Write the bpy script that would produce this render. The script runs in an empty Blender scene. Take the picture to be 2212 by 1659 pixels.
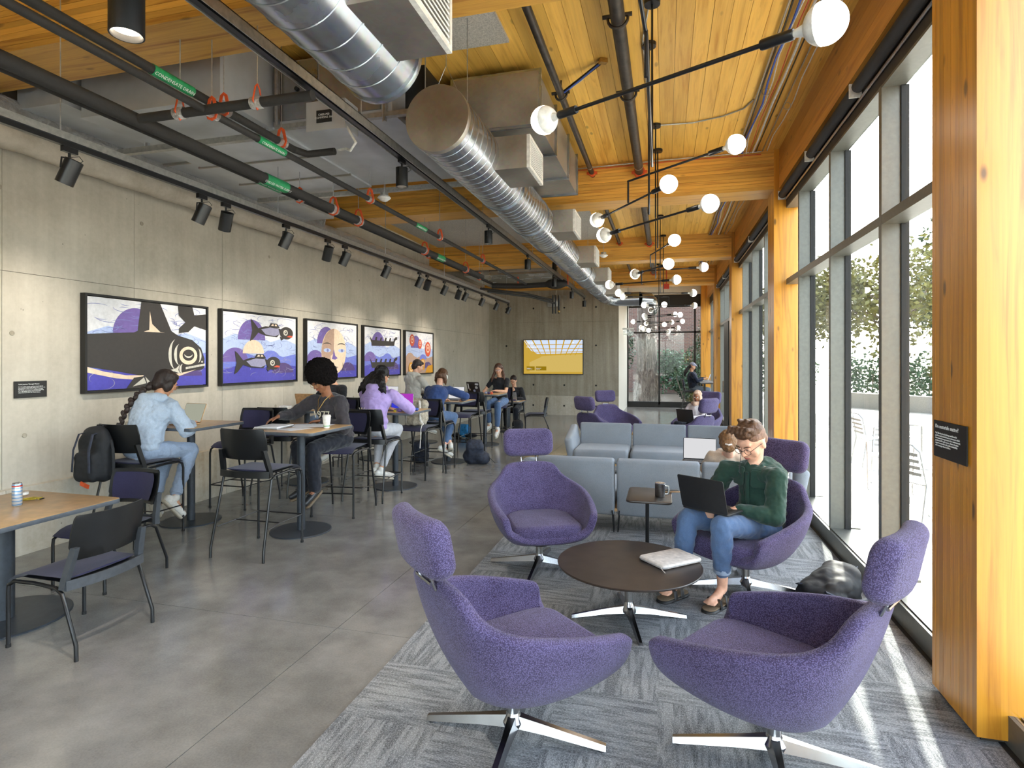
import bpy, bmesh, math, random
from mathutils import Vector, Matrix, Euler, noise
import numpy as np
R = random.Random(7)
PI = math.pi
C = bpy.context.scene.collection
sc = bpy.context.scene

# ---------------------------------------------------------------- camera, sky, sun, exposure
cam = bpy.data.cameras.new('camera'); co = bpy.data.objects.new('camera', cam); C.objects.link(co)
co.location = (0, 0, 1.74); co.rotation_euler = (PI/2, 0, math.atan2(332, 1238))
cam.sensor_width = 36; cam.lens = 36*1238/2212; cam.shift_y = -51.5/2212
cam.clip_start = .05; cam.clip_end = 300
sc.camera = co
SUN_EL, SUN_AZ = math.radians(33), math.radians(10.5)     # the sun stands ahead, a little to the window side
world = bpy.data.worlds.new('sky'); sc.world = world; world.use_nodes = True
wn = world.node_tree; wn.nodes.clear()
wo = wn.nodes.new('ShaderNodeOutputWorld'); wb = wn.nodes.new('ShaderNodeBackground')
wt = wn.nodes.new('ShaderNodeTexSky'); wt.sky_type = 'NISHITA'; wt.sun_disc = False
wt.sun_elevation = SUN_EL; wt.sun_rotation = SUN_AZ; wt.air_density = 1.0; wt.dust_density = 2.5; wt.ozone_density = 1.0
wb.inputs['Strength'].default_value = 0.62
wh = wn.nodes.new('ShaderNodeHueSaturation'); wh.inputs['Saturation'].default_value = .45
wn.links.new(wt.outputs[0], wh.inputs['Color']); wn.links.new(wh.outputs[0], wb.inputs[0]); wn.links.new(wb.outputs[0], wo.inputs[0])
sl = bpy.data.lights.new('sun', 'SUN'); sl.energy = 12.0; sl.angle = math.radians(.6); sl.color = (1, .93, .82)
so = bpy.data.objects.new('sun', sl); C.objects.link(so)
sd = Vector((math.sin(SUN_AZ)*math.cos(SUN_EL), math.cos(SUN_AZ)*math.cos(SUN_EL), math.sin(SUN_EL)))
so.rotation_euler = sd.to_track_quat('Z', 'Y').to_euler(); so.location = (8, 20, 14)
sc.view_settings.view_transform = 'Standard'; sc.view_settings.look = 'None'
sc.view_settings.exposure = 1.85; sc.view_settings.gamma = 1; sc.view_settings.use_curve_mapping = False
sc.cycles.use_denoising = True
sc.cycles.max_bounces = 10; sc.cycles.diffuse_bounces = 6; sc.cycles.glossy_bounces = 4
sc.cycles.transparent_max_bounces = 16; sc.cycles.transmission_bounces = 4
sc.cycles.sample_clamp_indirect = 6.0; sc.cycles.caustics_reflective = False; sc.cycles.caustics_refractive = False

# ---------------------------------------------------------------- materials
def lin(c):
    return tuple(((v/255)/12.92 if v/255 <= .04045 else ((v/255+.055)/1.055)**2.4) for v in c) + (1,)
class N:
    def __init__(s, name):
        s.m = bpy.data.materials.new(name); s.m.use_nodes = True; s.t = s.m.node_tree; s.t.nodes.clear()
        s.o = s.t.nodes.new('ShaderNodeOutputMaterial')
    def n(s, ty, **kw):
        nd = s.t.nodes.new(ty)
        for k, v in kw.items():
            if k in nd.inputs.keys(): nd.inputs[k].default_value = v
            else: setattr(nd, k, v)
        return nd
    def l(s, a, b): s.t.links.new(a, b)
    def pos(s, scale=(1, 1, 1), rnd=0.0, obj=False):
        if obj: src = s.n('ShaderNodeTexCoord').outputs['Object']
        else: src = s.n('ShaderNodeNewGeometry').outputs['Position']
        mp = s.n('ShaderNodeMapping'); mp.inputs['Scale'].default_value = scale; s.l(src, mp.inputs[0])
        if rnd:
            oi = s.n('ShaderNodeObjectInfo'); mu = s.n('ShaderNodeMath', operation='MULTIPLY'); mu.inputs[1].default_value = rnd
            s.l(oi.outputs['Random'], mu.inputs[0]); cb = s.n('ShaderNodeCombineXYZ')
            for i in range(3): s.l(mu.outputs[0], cb.inputs[i])
            s.l(cb.outputs[0], mp.inputs['Location'])
        return mp.outputs[0]
    def noise(s, vec, scale=5, detail=4, rough=.55, dist=0):
        nz = s.n('ShaderNodeTexNoise'); nz.inputs['Scale'].default_value = scale; nz.inputs['Detail'].default_value = detail
        nz.inputs['Roughness'].default_value = rough; nz.inputs['Distortion'].default_value = dist
        s.l(vec, nz.inputs['Vector']); return nz.outputs['Fac']
    def ramp(s, fac, stops):
        r = s.n('ShaderNodeValToRGB'); e = r.color_ramp.elements
        while len(e) < len(stops): e.new(.5)
        for i, (p, c) in enumerate(stops):
            e[i].position = p; e[i].color = lin(c) if not isinstance(c, (int, float)) else (c, c, c, 1)
        s.l(fac, r.inputs[0]); return r.outputs[0]
    def mix(s, f, a, b, mode='MIX'):
        m = s.n('ShaderNodeMix', data_type='RGBA', blend_type=mode)
        for i, v in ((0, f), (6, a), (7, b)):
            if isinstance(v, (int, float)): m.inputs[i].default_value = v
            elif isinstance(v, tuple): m.inputs[i].default_value = v if len(v) == 4 else lin(v)
            else: s.l(v, m.inputs[i])
        return m.outputs[2]
    def bump(s, h, strength=.2, dist=.01):
        b = s.n('ShaderNodeBump'); b.inputs['Strength'].default_value = strength; b.inputs['Distance'].default_value = dist
        s.l(h, b.inputs['Height']); return b.outputs[0]
    def bsdf(s, col, rough=.5, metal=0, normal=None, spec=.5, **kw):
        b = s.n('ShaderNodeBsdfPrincipled')
        for k, v in (('Base Color', col), ('Roughness', rough), ('Metallic', metal)):
            if isinstance(v, (int, float)): b.inputs[k].default_value = v
            elif isinstance(v, tuple): b.inputs[k].default_value = v if len(v) == 4 else lin(v)
            else: s.l(v, b.inputs[k])
        b.inputs['Specular IOR Level'].default_value = spec
        for k, v in kw.items(): b.inputs[k].default_value = v
        if normal is not None: s.l(normal, b.inputs['Normal'])
        s.l(b.outputs[0], s.o.inputs[0]); return b
M = {}
def plain(name, col, rough=.5, metal=0, nz=.06, spec=.5, bump=0, scale=30, **kw):
    k = N(name); v = k.pos(obj=True); f = k.noise(v, scale, 3)
    c2 = tuple(max(0, c*(1-nz*2.2)) for c in col); c1 = tuple(min(255, c*(1+nz)) for c in col)
    k.bsdf(k.ramp(f, [(.25, c2), (.75, c1)]), rough, metal, k.bump(f, bump, .005) if bump else None, spec, **kw)
    M[name] = k.m
def wood(name, ax, light, dark, rough=.42, coat=.1, knot=.5):
    k = N(name); sc3 = [9., 9., 9.]; sc3[ax] = .55
    v = k.pos(tuple(sc3), rnd=37.)
    g = k.noise(v, 1.3, 5, .6, 1.2)
    s2 = [60., 60., 60.]; s2[ax] = 1.2
    g2 = k.noise(k.pos(tuple(s2), rnd=11.), 1.5, 2, .5)
    c = k.ramp(g, [(.3, dark), (.48, light), (.62, tuple(min(255, x*1.05) for x in light)), (.8, dark)])
    c = k.mix(.28, c, k.ramp(g2, [(.3, dark), (.7, light)]))
    s3 = [5.5, 5.5, 5.5]; s3[ax] = 2.2
    vo = k.n('ShaderNodeTexVoronoi'); vo.inputs['Scale'].default_value = 1.0; k.l(k.pos(tuple(s3), rnd=53.), vo.inputs['Vector'])
    kn = k.ramp(vo.outputs['Distance'], [(.06, knot), (.12, 0.)])
    c = k.mix(kn, c, tuple(x*.42 for x in dark))
    oi = k.n('ShaderNodeObjectInfo')
    tone = k.ramp(oi.outputs['Random'], [(0., .74), (.5, 1.), (1., 1.14)])
    c = k.mix(1., c, tone, 'MULTIPLY')
    b = k.bsdf(c, rough, 0, k.bump(g2, .06, .002)); b.inputs['Coat Weight'].default_value = coat; b.inputs['Coat Roughness'].default_value = .3
    M[name] = k.m
wood('deck_pine', 1, (240, 192, 92), (206, 146, 52))
wood('beam_fir', 0, (226, 172, 78), (168, 104, 34))
wood('edge_fir', 1, (206, 146, 66), (160, 100, 36))
wood('column_fir', 2, (206, 144, 44), (158, 96, 22), .34, .25, .8)
def concrete(name, base, dark, light, rough=.8, streak=.35):
    k = N(name); p = k.pos()
    a = k.noise(p, .9, 6, .65, .3); b = k.noise(k.pos((6, 6, .35)), 1.4, 4, .6); d = k.noise(p, 22, 5, .6)
    c = k.ramp(a, [(.3, dark), (.5, base), (.72, light)])
    c = k.mix(streak, c, k.ramp(b, [(.3, dark), (.55, base), (.75, light)]))
    c = k.mix(.14, c, k.ramp(d, [(.35, dark), (.65, light)]))
    vo = k.n('ShaderNodeTexVoronoi'); vo.inputs['Scale'].default_value = 6.5; k.l(p, vo.inputs['Vector'])
    c = k.mix(k.ramp(vo.outputs['Distance'], [(.025, .7), (.05, 0.)]), c, tuple(x*.55 for x in dark))
    k.bsdf(c, rough, 0, k.bump(d, .15, .004)); M[name] = k.m
concrete('concrete_wall', (182, 175, 161), (156, 149, 135), (200, 194, 181))
concrete('concrete_plinth', (182, 176, 162), (150, 132, 104), (206, 202, 192))
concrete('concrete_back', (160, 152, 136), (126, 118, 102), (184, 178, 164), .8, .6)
concrete('concrete_patio', (168, 164, 156), (148, 144, 136), (184, 182, 176), .85, .1)
# polished floor
k = N('concrete_floor'); p = k.pos(); a = k.noise(p, .8, 5, .6); b = k.noise(p, 3.2, 4, .55); d = k.noise(p, 90, 4, .7)
c = k.ramp(a, [(.28, (84, 84, 84)), (.5, (112, 112, 111)), (.72, (146, 145, 142))])
c = k.mix(.35, c, k.ramp(b, [(.3, (84, 84, 84)), (.7, (146, 145, 143))])); c = k.mix(.18, c, k.ramp(d, [(.3, (80, 77, 72)), (.7, (160, 157, 150))]))
k.bsdf(c, .16, 0, None, .55); M['concrete_floor'] = k.m
# carpet tile, two pile directions
def carpet(name, ax):
    k = N(name); s1 = [150., 150., 150.]; s1[ax] = 60
    p = k.pos(tuple(s1)); f = k.noise(p, 1.6, 3, .7); s2 = [34., 34., 34.]; s2[ax] = 4
    g = k.noise(k.pos(tuple(s2), rnd=9.), 1., 3, .6, .5); h = k.noise(k.pos(), 3, 3)
    c = k.ramp(f, [(.36, (44, 46, 50)), (.5, (114, 118, 124)), (.64, (196, 200, 204))])
    c = k.mix(.5, c, k.ramp(g, [(.4, (70, 74, 80)), (.58, (156, 160, 164))]))
    c = k.mix(.2, c, k.ramp(h, [(.3, (92, 96, 104)), (.7, (150, 148, 142))]))
    k.bsdf(c, .97, 0, k.bump(f, .5, .005), .1); M[name] = k.m
carpet('carpet_long', 1); carpet('carpet_cross', 0)
# woven upholstery: small knots of yarn
def weave(name, a, b, cell=.007, bump=.5):
    k = N(name); v = k.pos((1, 1, 1.25), obj=True); vo = k.n('ShaderNodeTexVoronoi'); vo.inputs['Scale'].default_value = 1/cell; vo.inputs['Randomness'].default_value = .9; k.l(v, vo.inputs['Vector'])
    nz = k.noise(v, 300, 2); g = k.noise(v, 5, 3)
    c = k.ramp(vo.outputs['Distance'], [(.12, b), (.62, a)]); c = k.mix(.25, c, k.ramp(nz, [(.3, a), (.7, b)]))
    c = k.mix(.12, c, k.ramp(g, [(.35, a), (.65, b)]))
    inv = k.n('ShaderNodeMath', operation='SUBTRACT'); inv.inputs[0].default_value = 1; k.l(vo.outputs['Distance'], inv.inputs[1])
    k.bsdf(c, .95, 0, k.bump(inv.outputs[0], bump, .0025), .1, **{'Sheen Weight': .12, 'Sheen Roughness': .5}); M[name] = k.m
weave('purple_wool', (48, 38, 62), (118, 110, 154), .0055, .9); weave('grey_weave', (118, 124, 132), (152, 158, 166), .003, .2)  # purple wool: underside shading and highlight painted into its dark and light yarn
weave('seat_fabric', (46, 44, 68), (62, 60, 88), .003, .15)
plain('black_plastic', (19, 20, 22), .36, nz=.1); plain('grey_plastic', (62, 66, 72), .45)
plain('black_metal', (22, 23, 26), .32, .2, spec=.6); plain('black_rubber', (20, 20, 21), .75, bump=.1)
plain('charcoal_metal', (58, 64, 72), .42, .3); plain('chrome', (168, 168, 172), .2, 1, .01)
plain('brushed_steel', (176, 176, 176), .3, 1, .05, scale=60); plain('rod_steel', (190, 192, 194), .35, .9)
plain('red_orange', (214, 84, 36), .5); plain('pipe_foam', (44, 42, 40), .8, bump=.2, scale=50)
plain('pipe_iron', (66, 60, 54), .45, .5, .2, scale=14); plain('pipe_rubber', (32, 31, 30), .7)
plain('green_label', (34, 150, 92), .5); plain('white_print', (236, 238, 236), .6); plain('white_plastic', (228, 228, 224), .4)
plain('frame_grey', (104, 104, 98), .42, .35, .03); plain('frame_brown', (52, 46, 40), .6); plain('gasket', (22, 22, 22), .7)  # dark brown is the own colour of the header panels and backings
plain('dark_frame', (38, 36, 34), .5, .3); plain('shade_black', (26, 26, 30), .7)
plain('laminate', (204, 166, 118), .32, nz=.05, scale=12); plain('table_edge', (84, 90, 98), .5)
plain('espresso_top', (52, 44, 40), .38, nz=.12, scale=10); plain('felt_grey', (188, 184, 176), .95, nz=.1, bump=.3, scale=90)
plain('conduit', (178, 178, 174), .35, .8); plain('cable_blue', (60, 96, 190), .5); plain('cable_white', (226, 226, 220), .5); plain('cable_red', (200, 62, 40), .5)
plain('brass', (190, 150, 80), .35, .8); plain('paper', (232, 232, 236), .8, nz=.02); plain('black_board', (28, 27, 26), .6)
# galvanised sheet
def galv(name, col, rough, sc_=9):
    k = N(name); v = k.pos(); vo = k.n('ShaderNodeTexVoronoi'); vo.inputs['Scale'].default_value = sc_*4; k.l(v, vo.inputs['Vector'])
    a = k.noise(v, sc_*.3, 4); c2 = tuple(x*.84 for x in col)
    c = k.ramp(a, [(.3, c2), (.7, col)]); c = k.mix(.05, c, vo.outputs['Color'], 'OVERLAY')
    k.bsdf(c, k.ramp(a, [(.3, rough*.8), (.7, rough*1.25)]), .92, k.bump(a, .04, .02)); M[name] = k.m
galv('galvanised', (182, 188, 196), .24); plain('sheet_metal', (196, 200, 204), .42, .45, .04, scale=3); galv('galvanised_dull', (186, 180, 170), .45)
k = N('foil'); v = k.pos(); a = k.noise(v, 16, 6, .7, 1.2); k.bsdf(k.ramp(a, [(.3, (190, 188, 186)), (.7, (240, 238, 234))]), .22, .7, k.bump(a, 1., .08)); M['foil'] = k.m
k = N('pipe_wrap'); v = k.pos(); a = k.noise(v, 5, 5, .7); k.bsdf(k.ramp(a, [(.3, (168, 158, 142)), (.7, (196, 188, 174))]), .8, 0, k.bump(a, .4, .02)); M['pipe_wrap'] = k.m
def emit(name, col, st):
    k = N(name); e = k.n('ShaderNodeEmission'); e.inputs[0].default_value = lin(col); e.inputs[1].default_value = st; k.l(e.outputs[0], k.o.inputs[0]); M[name] = k.m
emit('globe_glow', (255, 246, 232), 4.0); emit('lamp_glow', (255, 236, 208), 5.0)
k = N('clear_glass'); t = k.n('ShaderNodeBsdfTransparent'); t.inputs[0].default_value = (.93, .96, .95, 1); g = k.n('ShaderNodeBsdfGlossy'); g.inputs['Roughness'].default_value = .01
lw = k.n('ShaderNodeLayerWeight'); lw.inputs[0].default_value = .5; pw = k.n('ShaderNodeMath', operation='POWER'); pw.inputs[1].default_value = 5; k.l(lw.outputs['Facing'], pw.inputs[0])
f = k.n('ShaderNodeMapRange'); f.inputs[3].default_value = .03; f.inputs[4].default_value = .75; k.l(pw.outputs[0], f.inputs[0]); mx = k.n('ShaderNodeMixShader'); k.l(f.outputs[0], mx.inputs[0]); k.l(t.outputs[0], mx.inputs[1]); k.l(g.outputs[0], mx.inputs[2]); k.l(mx.outputs[0], k.o.inputs[0]); M['clear_glass'] = k.m

# ---------------------------------------------------------------- mesh builder
class MB:
    def __init__(s): s.v = []; s.f = []; s.mi = []; s.cur = 0
    def add(s, vs, fs, mt=None):
        o = len(s.v)
        s.v += [tuple(mt @ Vector(p)) for p in vs] if mt is not None else [tuple(p) for p in vs]
        s.f += [tuple(i+o for i in f) for f in fs]; s.mi += [s.cur]*len(fs); return s
    def box(s, c, d, rot=None, taper=1):
        x, y, z = d[0]/2, d[1]/2, d[2]/2; t = taper
        vs = [(-x, -y, -z), (x, -y, -z), (x, y, -z), (-x, y, -z), (-x*t, -y*t, z), (x*t, -y*t, z), (x*t, y*t, z), (-x*t, y*t, z)]
        mt = Matrix.Translation(c)
        if rot is not None: mt = mt @ Euler(rot).to_matrix().to_4x4()
        return s.add(vs, [(3, 2, 1, 0), (4, 5, 6, 7), (0, 1, 5, 4), (1, 2, 6, 5), (2, 3, 7, 6), (3, 0, 4, 7)], mt)
    def bb(s, x0, x1, y0, y1, z0, z1): return s.box(((x0+x1)/2, (y0+y1)/2, (z0+z1)/2), (x1-x0, y1-y0, z1-z0))
    def rbox(s, c, d, r, n=3, rot=None, r2=None, nz=2):
        # slab with rounded vertical corners and softened top and bottom edges
        r2 = min(r, d[2]/2) if r2 is None else r2; prof = []
        for i in range(nz+1):
            a = PI/2*i/nz; prof.append((r2*(1-math.sin(a)), -d[2]/2+r2*(1-math.cos(a))))
        prof = prof + [(q, -z) for q, z in reversed(prof)]
        vs = []; ring = 4*(n+1)
        for q, z in prof:
            for ci, (sx, sy) in enumerate(((1, 1), (-1, 1), (-1, -1), (1, -1))):
                for j in range(n+1):
                    a = PI/2*(ci+j/n); rr = max(r-q, 0.0005)
                    vs.append((sx*(d[0]/2-r)+rr*math.cos(a), sy*(d[1]/2-r)+rr*math.sin(a), z))
        fs = []
        for k_ in range(len(prof)-1):
            for j in range(ring):
                a, b = k_*ring+j, k_*ring+(j+1) % ring; fs.append((a, b, b+ring, a+ring))
        fs.append(tuple(reversed(range(ring)))); fs.append(tuple(range((len(prof)-1)*ring, len(prof)*ring)))
        mt = Matrix.Translation(c)
        if rot is not None: mt = mt @ Euler(rot).to_matrix().to_4x4()
        return s.add(vs, fs, mt)
    def tube(s, pts, r, n=10, cap=True, closed=False, flat=1.0):
        pts = [Vector(p) for p in pts]; m = len(pts); rs = r if isinstance(r, (list, tuple)) else [r]*m
        vs = []; up = None
        for i, p in enumerate(pts):
            if closed: d = (pts[(i+1) % m]-pts[i-1]).normalized()
            else:
                d = Vector()
                if i > 0: d += (p-pts[i-1]).normalized()
                if i < m-1: d += (pts[i+1]-p).normalized()
                d.normalize()
            if up is None:
                up = Vector((0, 0, 1)) if abs(d.z) < .9 else Vector((1, 0, 0))
            a = d.cross(up).normalized(); b = a.cross(d).normalized(); up = b
            for j in range(n):
                t = 2*PI*j/n; vs.append(p+(a*math.cos(t)+b*math.sin(t)*flat)*rs[i])
        fs = []
        for i in range(m if closed else m-1):
            o, q = i*n, ((i+1) % m)*n
            for j in range(n): fs.append((o+j, o+(j+1) % n, q+(j+1) % n, q+j))
        if cap and not closed: fs.append(tuple(reversed(range(n)))); fs.append(tuple(range((m-1)*n, m*n)))
        return s.add(vs, fs)
    def lathe(s, prof, n=24, mt=None, cap=True):
        vs = []; fs = []
        for r, z in prof:
            for j in range(n): t = 2*PI*j/n; vs.append((r*math.cos(t), r*math.sin(t), z))
        for i in range(len(prof)-1):
            for j in range(n): fs.append((i*n+j, i*n+(j+1) % n, (i+1)*n+(j+1) % n, (i+1)*n+j))
        if cap: fs.append(tuple(reversed(range(n)))); fs.append(tuple(range((len(prof)-1)*n, len(prof)*n)))
        return s.add(vs, fs, mt)
    def ball(s, c, r, n=12, m=8, rot=None):
        r = r if isinstance(r, (tuple, list)) else (r, r, r); vs = [(0, 0, -1)]; fs = []
        for i in range(1, m):
            a = PI*i/m
            for j in range(n): t = 2*PI*j/n; vs.append((math.sin(a)*math.cos(t), math.sin(a)*math.sin(t), -math.cos(a)))
        vs.append((0, 0, 1)); L = len(vs)-1
        for j in range(n):
            fs.append((0, 1+(j+1) % n, 1+j)); fs.append((L, L-n+j, L-n+(j+1) % n))
            for i in range(m-2): o = 1+i*n; fs.append((o+j, o+(j+1) % n, o+n+(j+1) % n, o+n+j))
        mt = Matrix.Translation(c)
        if rot is not None: mt = mt @ (rot if isinstance(rot, Matrix) else Euler(rot).to_matrix().to_4x4())
        return s.add(vs, fs, mt @ Matrix.Diagonal((*r, 1)))
    def prism(s, poly, z0, z1, mt=None):
        n = len(poly); vs = [(x, y, z0) for x, y in poly]+[(x, y, z1) for x, y in poly]
        fs = [tuple(reversed(range(n))), tuple(range(n, 2*n))]+[(i, (i+1) % n, n+(i+1) % n, n+i) for i in range(n)]
        return s.add(vs, fs, mt)
    def mesh(s, name, mats, smooth=35):
        me = bpy.data.meshes.new(name); me.from_pydata(s.v, [], s.f)
        for m in (mats if isinstance(mats, (list, tuple)) else [mats]): me.materials.append(M[m] if isinstance(m, str) else m)
        if any(s.mi): me.polygons.foreach_set('material_index', s.mi)
        if smooth:
            me.polygons.foreach_set('use_smooth', [True]*len(me.polygons))
            me.set_sharp_from_angle(angle=math.radians(smooth))
        me.validate(); me.update(); return me
    def build(s, name, mats, parent=None, smooth=35, loc=None, rot=None):
        return link(name, s.mesh(name, mats, smooth), parent, loc, rot)
def link(name, me, parent=None, loc=None, rot=None):
    o = bpy.data.objects.new(name, me); C.objects.link(o)
    if parent: o.parent = parent
    if loc is not None: o.location = loc
    if rot is not None: o.rotation_euler = rot
    return o
def tag(o, label, cat, group=None, kind=None):
    if label: o['label'] = label
    if cat: o['category'] = cat
    if group: o['group'] = group
    if kind: o['kind'] = kind
    return o
def thing(name, label, cat, loc=(0, 0, 0), rz=0, group=None):
    o = bpy.data.objects.new(name, None); o.empty_display_size = .1; C.objects.link(o); o.location = loc; o.rotation_euler = (0, 0, rz)
    return tag(o, label, cat, group)
def struct(name, mb=None, mat=None, loc=(0, 0, 0), label=None, smooth=35):
    o = mb.build(name, mat, None, smooth, loc) if mb else bpy.data.objects.new(name, None)
    if not mb: C.objects.link(o); o.location = loc
    o['kind'] = 'structure'
    if label: o['label'] = label
    return o
def dup(o, loc=None, rz=None, label=None, parent=None):
    c = o.copy(); C.objects.link(c); c.parent = parent
    if loc is not None: c.location = loc
    if rz is not None: c.rotation_euler = (0, 0, rz)
    if label: c['label'] = label
    for ch in list(o.children): dup(ch, parent=c)
    return c
def subsurf(o, lv=2):
    m = o.modifiers.new('s', 'SUBSURF'); m.levels = lv; m.render_levels = lv; return o
def text_mesh(body, size, mat, parent, loc, rot, name='lettering', ext=.0008, align='LEFT', kindfont=None):
    cu = bpy.data.curves.new(name, 'FONT'); cu.body = body; cu.size = size; cu.extrude = ext; cu.align_x = align; cu.resolution_u = 2
    to = bpy.data.objects.new('t', cu); C.objects.link(to)
    dg = bpy.context.evaluated_depsgraph_get(); dg.update()
    me = bpy.data.meshes.new_from_object(to.evaluated_get(dg)); bpy.data.objects.remove(to)
    me.name = name; me.materials.clear(); me.materials.append(M[mat])
    return link(name, me, parent, loc, rot)
# ================================================================= SETTING
WX, GX, BY, EY, Y0 = -5.6, 1.64, 17.95, 21.95, -3.4
DZ, BZ = 4.48, 3.96
COLY = [-1.98, 3.05, 8.08, 13.05, 17.5]
# floor: poured slab bays with saw-cut joints
fl = struct('floor', MB().bb(WX-.3, 1.66, Y0-.2, EY+.3, -.25, -.018), 'gasket')
xs = [-5.6, -4.42, -2.06, 1.66]; ys = [-3.4, -1.42, .94, 3.3, 5.66, 8.02, 10.38, 12.74, 15.1, 17.46, 19.8, 22.2]
for i in range(3):
    for j in range(len(ys)-1):
        MB().bb(xs[i]+.0022, xs[i+1]-.0022, ys[j]+.0022, ys[j+1]-.0022, -.02, 0).build('floor_slab', 'concrete_floor', fl)
# carpet tiles laid on the window side
cp = struct('floor_carpet', MB().bb(-1.54, 1.47, Y0, 9.35, .0005, .002), 'gasket'); cp['label'] = 'grey patterned carpet of square tiles under the lounge seats'
tl, tc = [MB().box((0, 0, .003), (.5002, .5002, .006)).mesh('carpet_tile', m) for m in ('carpet_long', 'carpet_cross')]
for i in range(6):
    for j in range(26):
        w = link('carpet_tile', tl if (i+j) % 2 else tc, cp, (-1.287+.5*i, -3.38+.25+.5*j-.12, .002))
# left wall: formwork panels with recessed joints, plinth below, tie holes
wl = struct('wall_left', MB().bb(WX-.3, WX-.012, Y0, BY, 0, DZ+.1), 'gasket')
yj = [-3.4, -.15, 1.1, 2.4, 3.68, 4.97, 6.255, 7.5, 8.8, 10.09, 11.35, 12.6, 13.88, 15.2, 16.5, BY]
for i in range(len(yj)-1):
    for z0, z1 in ((.60, 2.525), (2.525, DZ+.08)):
        MB().bb(WX-.02, WX+R.uniform(0, .003), yj[i]+.002, yj[i+1]-.002, z0+.002, z1-.002).build('concrete_panel', 'concrete_wall', wl)
for i in range(0, len(yj)-1, 2):
    b = yj[min(i+2, len(yj)-1)]
    o = MB(); o.prism([(WX-.02, 0), (WX+.062, 0), (WX+.05, .60), (WX-.02, .61)], -b+.002, -yj[i]-.002, Matrix.Rotation(PI/2, 4, 'X')); o.build('plinth_block', 'concrete_plinth', wl)
th = MB().lathe([(.022, 0), (.02, .003), (.012, .003), (.011, .001)], 14).mesh('tie_hole', 'concrete_back')
for y in (3.78, 5.0, 7.2, 9.6, 12.2, 14.8):
    for z in (1.06, 1.98, 3.25): link('tie_hole', th, wl, (WX+.004, y+.12*math.sin(y*7+z), z), (0, PI/2, 0))
# back wall with screen, return wall beyond it
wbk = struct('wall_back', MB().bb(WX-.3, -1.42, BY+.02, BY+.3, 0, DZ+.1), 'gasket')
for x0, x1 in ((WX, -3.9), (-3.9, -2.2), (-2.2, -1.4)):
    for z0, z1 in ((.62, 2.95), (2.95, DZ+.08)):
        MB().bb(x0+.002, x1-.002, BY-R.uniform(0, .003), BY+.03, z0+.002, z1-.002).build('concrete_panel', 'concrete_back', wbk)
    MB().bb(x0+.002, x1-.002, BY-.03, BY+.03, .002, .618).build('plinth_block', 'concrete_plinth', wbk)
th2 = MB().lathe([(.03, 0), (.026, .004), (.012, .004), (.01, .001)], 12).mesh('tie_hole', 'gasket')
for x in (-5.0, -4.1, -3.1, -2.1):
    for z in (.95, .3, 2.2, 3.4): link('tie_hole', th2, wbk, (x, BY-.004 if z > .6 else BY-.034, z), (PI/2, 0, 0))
plain('painted_wall', (206, 202, 192), .7, nz=.02)
struct('wall_right_return', MB().bb(-1.42, -1.4, BY, EY, 0, DZ), 'painted_wall')
struct('wall_end', MB().bb(-1.75, -1.41, BY+.3, EY+.2, 0, DZ), 'painted_wall')
struct('wall_rear', MB().bb(WX, -3.2, Y0-.2, Y0, 0, DZ), 'concrete_wall')
# ceiling deck: boards running along the room
ce = struct('ceiling', MB().bb(WX-.3, 1.9, Y0-.2, EY+.4, DZ+.03, DZ+.3), 'frame_brown')
bw = .142; nb = int((1.72-WX)/bw)
bm_ = MB().bb(-bw/2+.0015, bw/2-.0015, Y0, EY+.3, 0, .03).mesh('deck_board', 'deck_pine')
for i in range(nb): link('deck_board', bm_, ce, (WX+bw*(i+.5), 0, DZ+R.uniform(-.001, .0035)))
# glulam beams: laminations as pieces
BL = 12; bh = (DZ-BZ)/BL
lam = MB().bb(WX, 1.36, 0, .45, .0012, bh-.0012).mesh('lamination', 'beam_fir')
for i, y in enumerate(COLY):
    b = struct('trim_beam_%d' % (i+1), None, None, (0, y, BZ)); b['label'] = 'glued laminated timber beam crossing the ceiling'
    for q in range(BL): link('lamination', lam, b, (0, R.uniform(-.003, .003), bh*q))
# columns on the window side
def column(i, y, w, x=1.36, h=DZ):
    b = struct('trim_column_%d' % i, None, None, (x, y, 0)); b['label'] = 'glued laminated timber column at the window wall'
    n = 11; t = .45/n
    lm = MB().bb(0, w, .0004, t-.0004, .035, h).mesh('lamination', 'column_fir')
    for q in range(n):
        link('lamination', lm, b, (R.uniform(-.001, .001), t*q, 0))
    MB().bb(.03, w-.03, .03, .42, 0, .036).build('base_plate', 'frame_brown', b)
    return b
for i, y in enumerate(COLY): column(i+1, y, .52 if i < 2 else .31)
column(6, EY-.55, .31, 1.22)
# edge beams over the windows
ed = MB().bb(1.42, 1.66, 0, 1, BZ+.01, DZ).mesh('edge_lamination', 'edge_fir')
for i in range(5):
    y0, y1 = COLY[i]+.45, (COLY+[EY])[i+1]
    b = struct('trim_edge_beam_%d' % (i+1), None, None, (0, y0, BZ+.005)); b['label'] = 'timber edge beam above the window bay'
    for q in range(3):
        MB().bb(1.42, 1.66, 0, y1-y0, (DZ-BZ)/3*q+.001, (DZ-BZ)/3*(q+1)-.001).build('lamination', 'edge_fir', b)
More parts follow.
